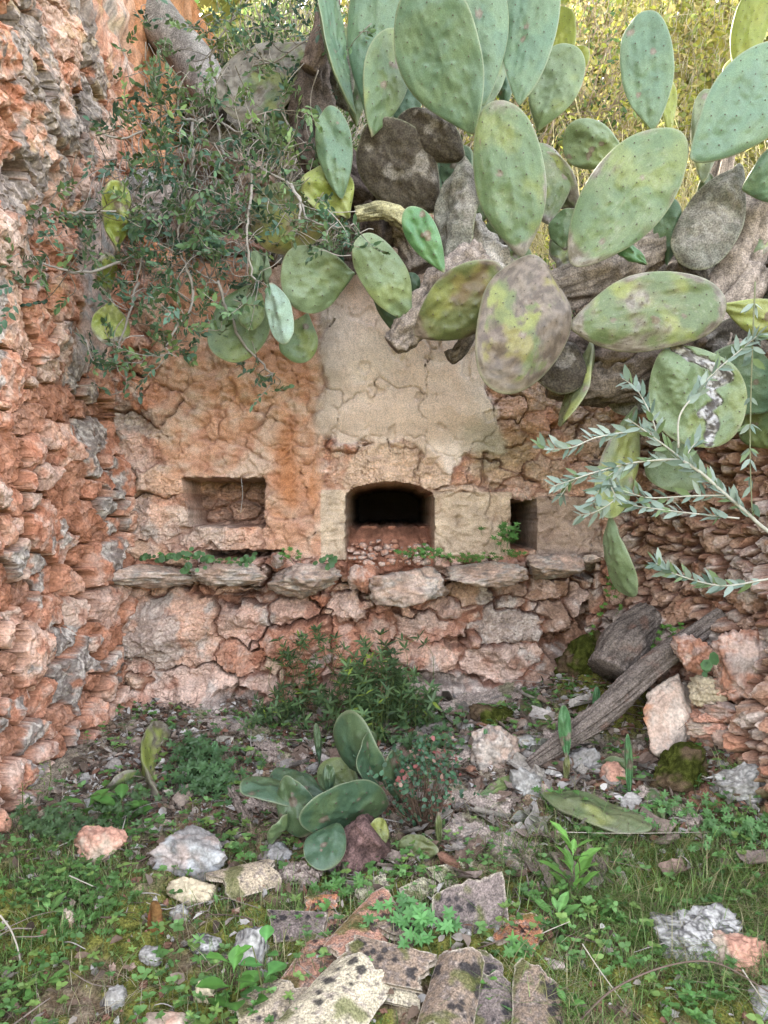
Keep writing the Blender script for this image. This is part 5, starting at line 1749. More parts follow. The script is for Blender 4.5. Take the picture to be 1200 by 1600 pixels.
def olive():
    rng = np.random.default_rng(8)
    t = thing('olive_branch', 'silvery olive branch reaching in from the right edge', 'branch', tuple(PX(1290, 880, 1.95)))
    D = 1.95
    lines = [([(1300, 900), (1200, 830), (1167, 801), (1128, 768), (1098, 741), (1068, 720)], 0.0055, 0.004),
             ([(1068, 720), (1044, 718), (990, 723), (930, 738), (858, 762)], 0.0035, 0.0014),
             ([(1068, 720), (1050, 705), (1026, 687), (1002, 669), (981, 654)], 0.003, 0.0014),
             ([(1026, 687), (1023, 666), (1011, 636), (993, 606), (972, 591)], 0.0026, 0.001),
             ([(1060, 700), (1062, 650), (1092, 609), (1116, 582), (1158, 546), (1186, 522)], 0.0028, 0.0012),
             ([(1155, 810), (1098, 804), (1032, 796), (984, 789)], 0.0025, 0.001),
             ([(1131, 774), (1080, 775), (1020, 778), (990, 772), (954, 759)], 0.0024, 0.001),
             ([(999, 673), (960, 678), (927, 685), (894, 699), (858, 702), (846, 698)], 0.0024, 0.001),
             ([(930, 738), (900, 745), (872, 780)], 0.002, 0.001), ([(990, 723), (950, 745), (925, 790)], 0.0018, 0.001),
             ([(954, 759), (960, 780), (930, 800), (905, 805)], 0.0018, 0.001),
             ([(1300, 890), (1200, 905), (1125, 915), (1050, 895), (1025, 880)], 0.0032, 0.0012),
             ([(1068, 720), (1080, 700), (1090, 690)], 0.002, 0.001),
             ([(1180, 440), (1175, 560), (1172, 700), (1175, 800)], 0.0022, 0.0016)]
    rest = Geo()
    nleaf = 0
    for li, (pl, r0, r1) in enumerate(lines):
        dd = D + 0.02 * (li % 4 - 1.5)
        p = smooth_path([PX(a_, b_, D + 0.012 * math.sin(i + li)) for i, (a_, b_) in enumerate(pl)], 7)
        g = Geo()
        g.tube(p, np.linspace(r0, r1, len(p)), 7, np.array([0.36, 0.35, 0.30]) if li != 13 else np.array([0.16, 0.17, 0.10]))
        g.build('twig', M_TWIG, t)
        seg = np.linalg.norm(np.diff(p, axis=0), axis=1).sum()
        n = int(seg / 0.0135)
        start = 0.35 if li == 0 else (0.1 if li not in (4, 11) else 0.3)
        for k in range(n):
            tt = start + (1 - start) * k / max(1, n - 1)
            if li == 13 and rng.uniform() < 0.6: continue
            if rng.uniform() < 0.30 * (1 - tt): continue
            i = min(len(p) - 2, int(tt * (len(p) - 1)))
            tan = p[i + 1] - p[i]
            tan /= np.linalg.norm(tan)
            sd = np.cross(tan, np.array([0, -1, 0]))
            for s in (1, -1):
                if rng.uniform() < 0.15: continue
                dv = tan * rng.uniform(0.5, 1.2) + sd * s * rng.uniform(0.2, 0.9) + np.array([0, rng.normal() * 0.4, rng.normal() * 0.2 + 0.15])
                nn = np.array([rng.normal() * 0.5, -0.7, rng.normal() * 0.5 + 0.4])
                L_ = rng.uniform(0.024, 0.052)
                col = mix(np.array([0.11, 0.17, 0.13]), np.array([0.30, 0.36, 0.31]), np.array([rng.uniform()]))[0]
                if rng.uniform() < 0.25: col = np.array([0.14, 0.20, 0.09])
                V, Q, T, C = leaves_geo(p[i][None], dv[None], nn[None], np.array([L_]), np.array([L_ * rng.uniform(0.27, 0.38)]), col, 0.15, rng.uniform(-0.1, 0.15))
                if nleaf < 290:
                    obj('leaf', V, [Q, T], C, M_LEAF, t)
                    nleaf += 1
                else:
                    rest.add(V, Q, T, C)
    if rest.n: rest.build('foliage', M_LEAF, t, kind='stuff')


olive()


def whorl_bush():
    """madder: whorls of narrow leaves on thin stems, in front of the wall foot"""
    rng = np.random.default_rng(4)
    t = thing('madder_bush', 'dense dark madder bush with whorled narrow leaves below the oven', 'bush', tuple(gp(575, 1165)))
    st = Geo()
    LB, LD, LN, LL, LW, LC = [], [], [], [], [], []
    root = gp(580, 1165)
    spots = []
    for k in range(180):
        x_ = rng.normal(580, 33)
        y_ = rng.normal(1078, 42)
        if y_ < 990 or y_ > 1180: continue
        spots.append((x_, y_, 3.12 + rng.normal() * 0.1))
    for k in range(24):
        spots.append((rng.normal(470, 26), rng.uniform(985, 1080), 3.32 + rng.normal() * 0.03))
    for k in range(46):
        spots.append((rng.uniform(380, 520), rng.uniform(1070, 1150), 3.25 + rng.normal() * 0.06))
    for k in range(30):
        spots.append((rng.uniform(620, 680), rng.uniform(1060, 1170), 3.1 + rng.normal() * 0.06))
    for (x_, y_, d_) in spots:
        q = PX(x_, y_, d_)
        base = np.array([q[0] + rng.normal() * 0.04, q[1] + 0.05, max(float(G(q[0], q[1])), q[2] - rng.uniform(0.1, 0.3))])
        path = smooth_path([base, (base + q) / 2 + rng.normal(0, 0.02, 3), q], 4)
        st.tube(path, np.linspace(0.0016, 0.0008, len(path)), 3, (0.12, 0.16, 0.05))
        ax_ = path[-1] - path[-2]
        ax_ /= np.linalg.norm(ax_)
        shade = rng.uniform(0.55, 1.3)
        for w_ in range(2):
            c_ = q - ax_ * 0.038 * w_
            m = 6
            e1 = np.cross(ax_, np.array([0.3, -0.8, 0.2]))
            e1 /= np.linalg.norm(e1)
            e2 = np.cross(ax_, e1)
            ph = rng.uniform(0, 6)
            for j in range(m):
                an = ph + j * 2 * math.pi / m
                dv = e1 * math.cos(an) + e2 * math.sin(an) + ax_ * rng.uniform(0.2, 0.9)
                LB.append(c_)
                LD.append(dv)
                LN.append(ax_ + rng.normal(0, 0.2, 3))
                L_ = rng.uniform(0.032, 0.056) * (1 - 0.12 * w_)
                LL.append(L_)
                LW.append(L_ * 0.24)
                cc_ = mix(np.array([0.065, 0.125, 0.055]), np.array([0.14, 0.22, 0.085]), np.array([rng.uniform()]))[0]
                if rng.uniform() < 0.04: cc_ = np.array([0.25, 0.33, 0.06])
                LC.append(cc_ * shade)
    st.build('stems', M_TWIG, t, kind='stuff')
    V, Q, T, C = leaves_geo(np.array(LB), np.array(LD), np.array(LN), np.array(LL), np.array(LW), np.array(LC), 0.2, 0.2)
    obj('foliage', V, [Q, T], C, M_LEAF, t, kind='stuff')


whorl_bush()


def rosette(px, py, n, L0, label, name='weed', cat='weed', col=(0.13, 0.28, 0.06), ratio=0.4, up=0.5, group='broad leaved weeds', seed=0, stemh=0.0, d=None, spread=1.0):
    rng = np.random.default_rng(seed + int(px) * 7 + int(py))
    g = gp(px, py) if d is None else PX(px, py, d)
    t = thing(name, label, cat, tuple(g), group)
    if stemh > 0:
        gs = Geo()
        top = g + np.array([rng.normal() * 0.02, -0.01, stemh])
        pth = smooth_path([g - np.array([0, 0, 0.02]), (g + top) / 2 + rng.normal(0, 0.008, 3), top], 5)
        gs.tube(pth, np.linspace(0.0025, 0.0014, len(pth)), 5, (0.12, 0.13, 0.05))
        gs.build('stem', M_TWIG, t)
    for k in range(n):
        an = k * 2.4 + rng.uniform(-0.3, 0.3)
        el = up * rng.uniform(0.4, 1.5)
        dv = np.array([math.cos(an), math.sin(an) * 0.8, el])
        hh = (k / max(1, n - 1)) * stemh if stemh else 0.004
        L_ = L0 * rng.uniform(0.65, 1.15) * (1 - 0.35 * (hh / stemh if stemh else 0))
        # finer leaf: 5 x 9 grid, cupped and arched
        nu, nv = 9, 5
        U_, V_ = np.meshgrid(np.linspace(0, 1, nu), np.linspace(-1, 1, nv), indexing='ij')
        uu, vv = U_.ravel(), V_.ravel()
        prof = np.where(uu < 0.3, 0.12 + 0.25 * uu / 0.3, 0) + np.where(uu >= 0.3, 0.37 + 0.63 * np.sin((uu - 0.3) / 0.7 * math.pi) ** 0.8, 0)
        prof = np.sin(np.clip(uu, 0.02, 0.995) ** 1.35 * math.pi) ** 0.75 * (0.25 + 0.75 * sstep(0.1, 0.5, uu))
        prof *= 1 + 0.08 * np.sin(uu * 25 + k)
        D_ = dv / np.linalg.norm(dv)
        S_ = np.cross(D_, np.array([0, 0, 1.0]))
        S_ /= np.linalg.norm(S_)
        N_ = np.cross(S_, D_)
        V = (g + np.array([0, 0, hh]) + D_ * (uu * L_)[:, None] + S_ * (vv * prof * L_ * ratio / 2)[:, None]
             + N_ * ((np.abs(vv) ** 1.5 * prof * ratio * 0.10 + 0.01 * np.sin(uu * 18) - 0.28 * uu ** 2) * L_)[:, None])
        cc_ = np.array(col) * rng.uniform(0.75, 1.25)
        C = cc_ * (1 + 0.35 * (np.abs(vv) < 0.1) + 0.1 * np.sin(np.abs(vv) * 12 + uu * 30))[:, None]
        obj('leaf', V, grid_faces(nu, nv), C, M_LEAF, t)
    return t


ws = [
    (75, 1440, 8, 0.075, 'pale green rosette in the clover at the left', (0.17, 0.32, 0.10), 0.45, 0.8, 0.03),
    (72, 1545, 9, 0.07, 'bright green rosette in the bottom left corner area', (0.17, 0.34, 0.09), 0.45, 0.7, 0.02),
    (190, 1292, 8, 0.125, 'weed with large toothed dark leaves beside the left wall', (0.10, 0.24, 0.055), 0.66, 0.7, 0.10),
    (135, 1288, 6, 0.105, 'second toothed weed hugging the left wall foot', (0.10, 0.22, 0.05), 0.6, 0.6, 0.08),
    (365, 1590, 9, 0.105, 'tall leafy seedling with broad leaves at the lower left of the tiles', (0.11, 0.27, 0.055), 0.6, 0.9, 0.14),
    (415, 1580, 7, 0.07, 'lobed leaf plant right of the tall leafy seedling', (0.10, 0.26, 0.07), 0.75, 0.6, 0.16),
    (895, 1405, 15, 0.125, 'upright weed with long spoon leaves right of the tiles', (0.17, 0.35, 0.08), 0.34, 1.7, 0.15),
    (870, 1445, 8, 0.09, 'lower spoon leaved weed below the upright one', (0.15, 0.31, 0.09), 0.36, 1.2, 0.04),
    (935, 1445, 9, 0.075, 'spreading spoon leaved weed right of the upright one', (0.14, 0.30, 0.08), 0.34, 0.7, 0.02),
    (905, 1290, 7, 0.045, 'round leaved creeper growing over the large fallen pad', (0.12, 0.26, 0.07), 0.95, 0.8, 0.10),
    (925, 1330, 8, 0.05, 'round leaved weed just below the large fallen pad', (0.12, 0.26, 0.07), 0.9, 0.7, 0.06),
    (800, 1350, 5, 0.05, 'small oval leaved weed behind the upright grey tile', (0.12, 0.28, 0.07), 0.5, 0.9, 0.03),
    (628, 1374, 5, 0.04, 'heart leaved sprig left of the pale tile', (0.14, 0.30, 0.06), 0.9, 0.7, 0.03),
    (812, 1600, 5, 0.085, 'broad pale leaf plant at the bottom edge', (0.17, 0.34, 0.12), 0.6, 0.9, 0.02),
    (885, 1590, 7, 0.065, 'leafy weed at the bottom right of the tiles', (0.14, 0.31, 0.08), 0.55, 0.9, 0.03),
    (762, 1570, 6, 0.055, 'toothed seedling standing among the bottom tiles', (0.12, 0.30, 0.06), 0.65, 0.9, 0.06),
    (1165, 1350, 6, 0.045, 'small pale weed in the grass at the right', (0.15, 0.29, 0.09), 0.45, 1.0, 0.04),
    (1090, 1480, 6, 0.04, 'creeping weed in front of the speckled boulder', (0.13, 0.27, 0.08), 0.8, 0.6, 0.04),
    (1170, 1490, 6, 0.045, 'weed growing over the pinkish boulder', (0.13, 0.27, 0.08), 0.7, 0.6, 0.04),
    (1080, 1580, 8, 0.045, 'small leafy weed at the bottom right', (0.12, 0.27, 0.08), 0.6, 0.8, 0.05),
    (190, 1465, 6, 0.028, 'tiny three leaved seedling left of the red brick', (0.14, 0.30, 0.07), 0.5, 0.7, 0.01),
    (340, 1420, 4, 0.04, 'thin single seedling right of the white stone', (0.13, 0.28, 0.08), 0.4, 1.6, 0.03),
    (25, 1500, 7, 0.05, 'narrow leaved weed at the left edge', (0.17, 0.31, 0.07), 0.2, 1.0, 0.02),
    (530, 1390, 7, 0.035, 'fern like weed under the clump stem', (0.10, 0.26, 0.06), 0.7, 0.6, 0.03),
    (900, 1080, 6, 0.04, 'ivy sprig on the mossy boulder', (0.12, 0.24, 0.08), 0.95, 0.6, 0.06),
    (860, 1105, 6, 0.045, 'pale leaved sprig left of the ivy', (0.14, 0.25, 0.06), 0.8, 0.7, 0.03),
]
for i, (x_, y_, n_, L_, lab, c_, rt, up_, sh_) in enumerate(ws):
    rosette(x_, y_, n_, L_, lab, col=c_, ratio=rt, up=up_, stemh=sh_, seed=i)
for i, (x_, y_, lab) in enumerate(((70, 1215, 'tall whorled madder shoot against the left wall'), (40, 1255, 'shorter whorled shoot at the left wall foot'), (150, 1030, 'thin shoot climbing the left wall'),
                                   (375, 1145, 'bright whorled sprout under the big wall stone'), (300, 1240, 'whorled sprout by the thin fennel'), (270, 1290, 'little yellow green sprout near the grey boulder'), (310, 1275, 'yellow tipped sprout above the grey boulder'),
                                   (330, 1145, 'small sprout at the wall foot'), (40, 1330, 'leggy green shoot in the left corner of the floor'))):
    rosette(x_, y_ + 30, 22, 0.034, lab, name='madder_shoot', cat='sprout', col=(0.17, 0.28, 0.05), ratio=0.22, up=0.6, stemh=0.13 if i < 3 else 0.05, group='madder shoots', seed=60 + i)


def navelwort(rows, d, label, n, size, seed):
    rng = np.random.default_rng(seed)
    c0 = PX(*rows[0], d)
    t = thing('navelwort', label, 'plant', tuple(c0), 'small plants along the ledge')
    th = np.linspace(0, 2 * math.pi, 14, endpoint=False)
    for k in range(n):
        i = rng.integers(0, len(rows) - 1)
        q = rng.uniform()
        x_ = rows[i][0] * (1 - q) + rows[i + 1][0] * q
        y_ = rows[i][1] * (1 - q) + rows[i + 1][1] * q
        p = PX(x_, y_ + rng.normal() * 3, d + rng.uniform(-0.05, 0.05))
        r = size * rng.uniform(0.5, 1.2)
        nn = np.array([rng.normal() * 0.4, -0.9, 0.6 + rng.normal() * 0.3])
        nn /= np.linalg.norm(nn)
        e1 = np.cross(nn, [0, 0, 1.0])
        e1 /= np.linalg.norm(e1)
        e2 = np.cross(nn, e1)
        rr = r * (1 + 0.05 * np.cos(th * 7))
        V = np.vstack([p, p + 0.6 * r * (np.cos(th)[:, None] * e1 + np.sin(th)[:, None] * e2) + nn * r * 0.20, p + rr[:, None] * (np.cos(th)[:, None] * e1 + np.sin(th)[:, None] * e2) + nn * r * 0.12])
        T1 = np.array([[0, 1 + j, 1 + (j + 1) % 14] for j in range(14)])
        Q1 = np.array([[1 + j, 15 + j, 15 + (j + 1) % 14, 1 + (j + 1) % 14] for j in range(14)])
        col = np.array([0.10, 0.20, 0.08]) * rng.uniform(0.6, 1.2)
        obj('leaf', V, [Q1, T1], np.tile(col, (29, 1)) * (1 + 0.2 * np.r_[0.5, np.zeros(14), np.ones(14)])[:, None], M_LEAF, t)


navelwort([(218, 872), (260, 872), (300, 866), (345, 876)], 3.34, 'navelwort with round leaves along the left ledge stones', 52, 0.013, 1)
navelwort([(300, 866), (330, 878), (288, 895), (310, 862)], 3.30, 'navelwort patch over the gap between the first two ledge stones', 12, 0.018, 2)
navelwort([(345, 876), (400, 872), (372, 878)], 3.30, 'navelwort on the second ledge stone', 20, 0.012, 3)
navelwort([(488, 876), (525, 872), (512, 884)], 3.28, 'navelwort on the third ledge stone', 16, 0.014, 4)
navelwort([(1085, 1050), (1125, 1030), (1105, 1040), (1100, 1058)], 2.74, 'navelwort rooted between stones of the right wall', 9, 0.02, 5)


def herb(rows, d, dd, label, n, size, col, seed, name='herb', cat='herb', hgt=0.04, spreadpx=6):
    """low feathery herb: small lobed leaves on short stalks"""
    rng = np.random.default_rng(seed)
    t = thing(name, label, cat, tuple(PX(*rows[0], d) if d else gp(*rows[0])), 'small feathery herbs')
    LB, LD, LN, LL, LW, LC = [], [], [], [], [], []
    st = Geo()
    for k in range(n):
        i = rng.integers(0, max(1, len(rows) - 1))
        q = rng.uniform()
        j = min(i + 1, len(rows) - 1)
        x_ = rows[i][0] * (1 - q) + rows[j][0] * q + rng.normal() * spreadpx
        y_ = rows[i][1] * (1 - q) + rows[j][1] * q + rng.normal() * spreadpx * 0.5
        p = PX(x_, y_, d + rng.uniform(-dd, dd)) if d else gp(x_, y_)
        tip = p + np.array([rng.normal() * 0.015, -rng.uniform(0, 0.02), rng.uniform(0.3, 1) * hgt])
        st.tube(smooth_path([p, (p + tip) / 2 + rng.normal(0, 0.004, 3), tip], 3), np.linspace(0.0011, 0.0007, 7), 3, np.array(col) * 0.7)
        sh = rng.uniform(0.7, 1.3)
        for a_ in np.linspace(0, 2 * math.pi, 8)[:-1] + rng.uniform(0, 1):
            LB.append(tip)
            LD.append([math.cos(a_), math.sin(a_) * 0.7 - 0.2, math.sin(a_) * 0.5 + 0.1])
            LN.append(np.array([0, -0.5, 0.85]) + rng.normal(0, 0.25, 3))
            LL.append(size * rng.uniform(0.7, 1.2))
            LW.append(size * 0.42)
            LC.append(np.array(col) * sh)
    st.build('stalks', M_TWIG, t, kind='stuff')
    V, Q, T, C = leaves_geo(np.array(LB), np.array(LD), np.array(LN), np.array(LL), np.array(LW), np.array(LC), 0.1, 0.1)
    obj('foliage', V, [Q, T], C, M_LEAF, t, kind='stuff')


gcol = (0.10, 0.23, 0.055)
herb([(628, 872), (665, 868), (700, 876)], 3.30, 0.05, 'feathery herb in front of the oven mouth', 34, 0.015, gcol, 1)
herb([(700, 876), (745, 878), (820, 868)], 3.30, 0.06, 'moss and herbs on the ledge below the pale block', 60, 0.013, (0.10, 0.19, 0.04), 2, hgt=0.02)
herb([(770, 840), (800, 845), (785, 862)], 3.36, 0.04, 'leafy herb growing beside the right niche', 26, 0.021, gcol, 3, hgt=0.07)
herb([(445, 872), (460, 876)], 3.32, 0.03, 'small bright herb between two ledge stones', 14, 0.014, gcol, 4)
herb([(240, 872), (300, 876), (390, 880)], 3.33, 0.03, 'low herb mat on the left ledge', 40, 0.010, gcol, 5, hgt=0.015)
herb([(600, 1480), (640, 1440), (650, 1500)], 0, 0, 'fern leaved herb over the black lichened tile', 26, 0.022, (0.11, 0.27, 0.08), 6, hgt=0.07, spreadpx=18)
herb([(690, 1465), (660, 1475)], 0, 0, 'fern leaved herb in front of the upright grey tile', 10, 0.024, (0.11, 0.27, 0.08), 7, hgt=0.07, spreadpx=12)
herb([(820, 1500), (800, 1490)], 0, 0, 'fern leaved herb below the orange tile', 12, 0.020, gcol, 8, hgt=0.04, spreadpx=10)
herb([(510, 1400), (560, 1395)], 0, 0, 'fern leaved herb under the cactus clump', 22, 0.018, gcol, 9, hgt=0.04, spreadpx=12)
herb([(40, 1400), (120, 1370), (170, 1400), (90, 1470)], 0, 0, 'clover like herb carpet on the left', 240, 0.011, (0.09, 0.19, 0.05), 10, hgt=0.035, spreadpx=26)
herb([(1010, 1290), (1100, 1290), (1150, 1330), (1180, 1300)], 0, 0, 'pale herbs along the right of the grass', 90, 0.017, (0.13, 0.26, 0.09), 11, hgt=0.07, spreadpx=26)
herb([(850, 1250), (870, 1270)], 0, 0, 'herb sprig at the tip of the large fallen pad', 8, 0.02, gcol, 12, hgt=0.06, spreadpx=10)
herb([(930, 1005), (960, 930), (980, 915)], 3.25, 0.05, 'herbs rooted in the rubble above the wood stump', 30, 0.014, (0.12, 0.25, 0.05), 13, hgt=0.03, spreadpx=12)
herb([(1010, 1030), (1040, 1000), (1060, 985)], 3.1, 0.05, 'small herbs in the moss behind the log', 18, 0.016, (0.12, 0.26, 0.05), 14, hgt=0.03, spreadpx=8)
herb([(780, 1130), (800, 1150), (820, 1190)], 0, 0, 'thin herb tuft on the mossy stone', 24, 0.013, (0.12, 0.24, 0.06), 15, hgt=0.05, spreadpx=12)
herb([(300, 1180), (340, 1230), (300, 1250), (330, 1200)], 0, 0, 'fine grey green fennel left of the clump', 150, 0.022, (0.07, 0.14, 0.055), 16, hgt=0.09, spreadpx=26)
herb([(120, 1330), (40, 1310), (180, 1300), (230, 1260)], 0, 0, 'dark scrubby herbs along the left wall foot', 120, 0.017, (0.075, 0.13, 0.055), 17, hgt=0.09, spreadpx=20)
herb([(660, 1120), (690, 1160), (640, 1200), (690, 1190)], 0, 0, 'tangled herbs right of the madder bush', 130, 0.016, (0.08, 0.15, 0.06), 18, hgt=0.08, spreadpx=22)


def lentisk_seedling():
    rng = np.random.default_rng(9)
    g = gp(660, 1300)
    t = thing('mastic_seedling', 'low seedling with dark green and reddish round leaves right of the clump', 'seedling', tuple(g))
    st = Geo()
    LB, LD, LN, LL, LW, LC = [], [], [], [], [], []
    for k in range(95):
        q = PX(rng.normal(655, 34), rng.normal(1215, 34), 2.50 + rng.normal() * 0.06)
        st.tube(smooth_path([g + rng.normal(0, 0.01, 3), (g + q) / 2 + rng.normal(0, 0.02, 3), q], 4), np.linspace(0.0018, 0.0008, 9), 3, (0.13, 0.085, 0.06))
        for j in range(5):
            LB.append(q + rng.normal(0, 0.012, 3))
            LD.append(rng.normal(0, 1, 3))
            LN.append(np.array([0, -0.6, 0.7]) + rng.normal(0, 0.4, 3))
            L_ = rng.uniform(0.012, 0.022)
            LL.append(L_)
            LW.append(L_ * 0.7)
            u_ = rng.uniform()
            LC.append([0.33, 0.11, 0.10] if u_ < 0.10 else ([0.40, 0.25, 0.20] if u_ < 0.17 else np.array([0.05, 0.11, 0.06]) * rng.uniform(0.7, 1.7)))
    st.build('stems', M_TWIG, t, kind='stuff')
    V, Q, T, C = leaves_geo(np.array(LB), np.array(LD), np.array(LN), np.array(LL), np.array(LW), np.array(LC, dtype=float), 0.1, 0.1)
    obj('foliage', V, [Q, T], C, M_LEAF, t, kind='stuff')


lentisk_seedling()


# ------------------------------------------------------------------ ground cover
def blades(n, region, name, hmin, hmax, wid, cols, seed, lean=0.5, dens=None):
    rng = np.random.default_rng(seed)
    x0, x1, y0, y1 = region
    X = rng.uniform(x0, x1, n * 3)
    Y = rng.uniform(y0, y1, n * 3)
    m = fbm(arr3(X * 2.6, Y * 2.6, 0 * X + seed), 3) + 0.35 * fbm(arr3(X * 9, Y * 9, 0 * X + seed), 2)
    w = sstep(-0.25, 0.45, m) + 0.06
    if dens is not None: w = w * dens(X, Y)
    ok = rng.uniform(0, 1, len(X)) < w
    X, Y = X[ok][:n], Y[ok][:n]
    n = len(X)
    Z = G(X, Y)
    H = rng.uniform(hmin, hmax, n) * rng.uniform(0.5, 1.0, n)
    an = rng.uniform(0, 2 * math.pi, n)
    ln = rng.uniform(0.15, 1.0, n) * lean * 2
    S = np.stack([-np.sin(an), np.cos(an), 0 * an], 1)
    Dn = np.stack([np.cos(an), np.sin(an), 0 * an], 1)
    B = arr3(X, Y, Z - 0.004)
    K = 5
    ts = np.linspace(0, 1, K)
    Vs = []
    for t in ts:
        c = B + Dn * (ln * H * t ** 1.8)[:, None] + np.array([0, 0, 1.0]) * (H * (t - 0.35 * np.minimum(ln, 1.4) * t ** 2.2))[:, None]
        wd = wid * (1 - t ** 2 * 0.9)
        Vs.append(c - S * wd / 2)
        Vs.append(c + S * wd / 2)
    V = np.stack(Vs, axis=1).reshape(-1, 3)
    base = (np.arange(n) * K * 2)[:, None]
    Fq = np.vstack([base + np.array([[2 * k, 2 * k + 1, 2 * k + 3, 2 * k + 2]]) for k in range(K - 1)])
    cols = np.array(cols)
    ci = rng.integers(0, len(cols), n)
    C = np.repeat(cols[ci] * rng.uniform(0.7, 1.3, n)[:, None], K * 2, axis=0)
    o = obj(name, V, Fq, C, M_LEAF, kind='stuff')
    return o


gr = [(0.12, 0.20, 0.05), (0.16, 0.26, 0.065), (0.10, 0.16, 0.045), (0.34, 0.31, 0.16), (0.20, 0.31, 0.09)]
front = lambda X, Y: sstep(2.62, 2.3, Y) * (1 - 0.75 * np.exp(-(((X - 0.1) / 0.30) ** 2 + ((Y - 1.98) / 0.24) ** 2)))
o = blades(17000, (-1.25, 1.4, 1.55, 2.7), 'grass', 0.02, 0.09, 0.0028, gr, 1, 0.6, front)
tag(o, 'short green grass over the mossy floor in front', 'grass')
right = lambda X, Y: sstep(0.2, 0.5, X) * sstep(2.75, 2.45, Y)
o = blades(7500, (0.2, 1.5, 1.6, 2.8), 'grass', 0.06, 0.17, 0.0026, gr + [(0.30, 0.27, 0.15)], 2, 0.9, right)
tag(o, 'longer trailing grass on the right half of the floor', 'grass')
o = blades(3800, (-1.2, 1.4, 1.6, 3.4), 'dry_grass', 0.04, 0.13, 0.0016, [(0.36, 0.30, 0.19), (0.28, 0.22, 0.14), (0.42, 0.37, 0.27)], 3, 1.2)
tag(o, 'thin dry straw lying through the grass and litter', 'dry grass')


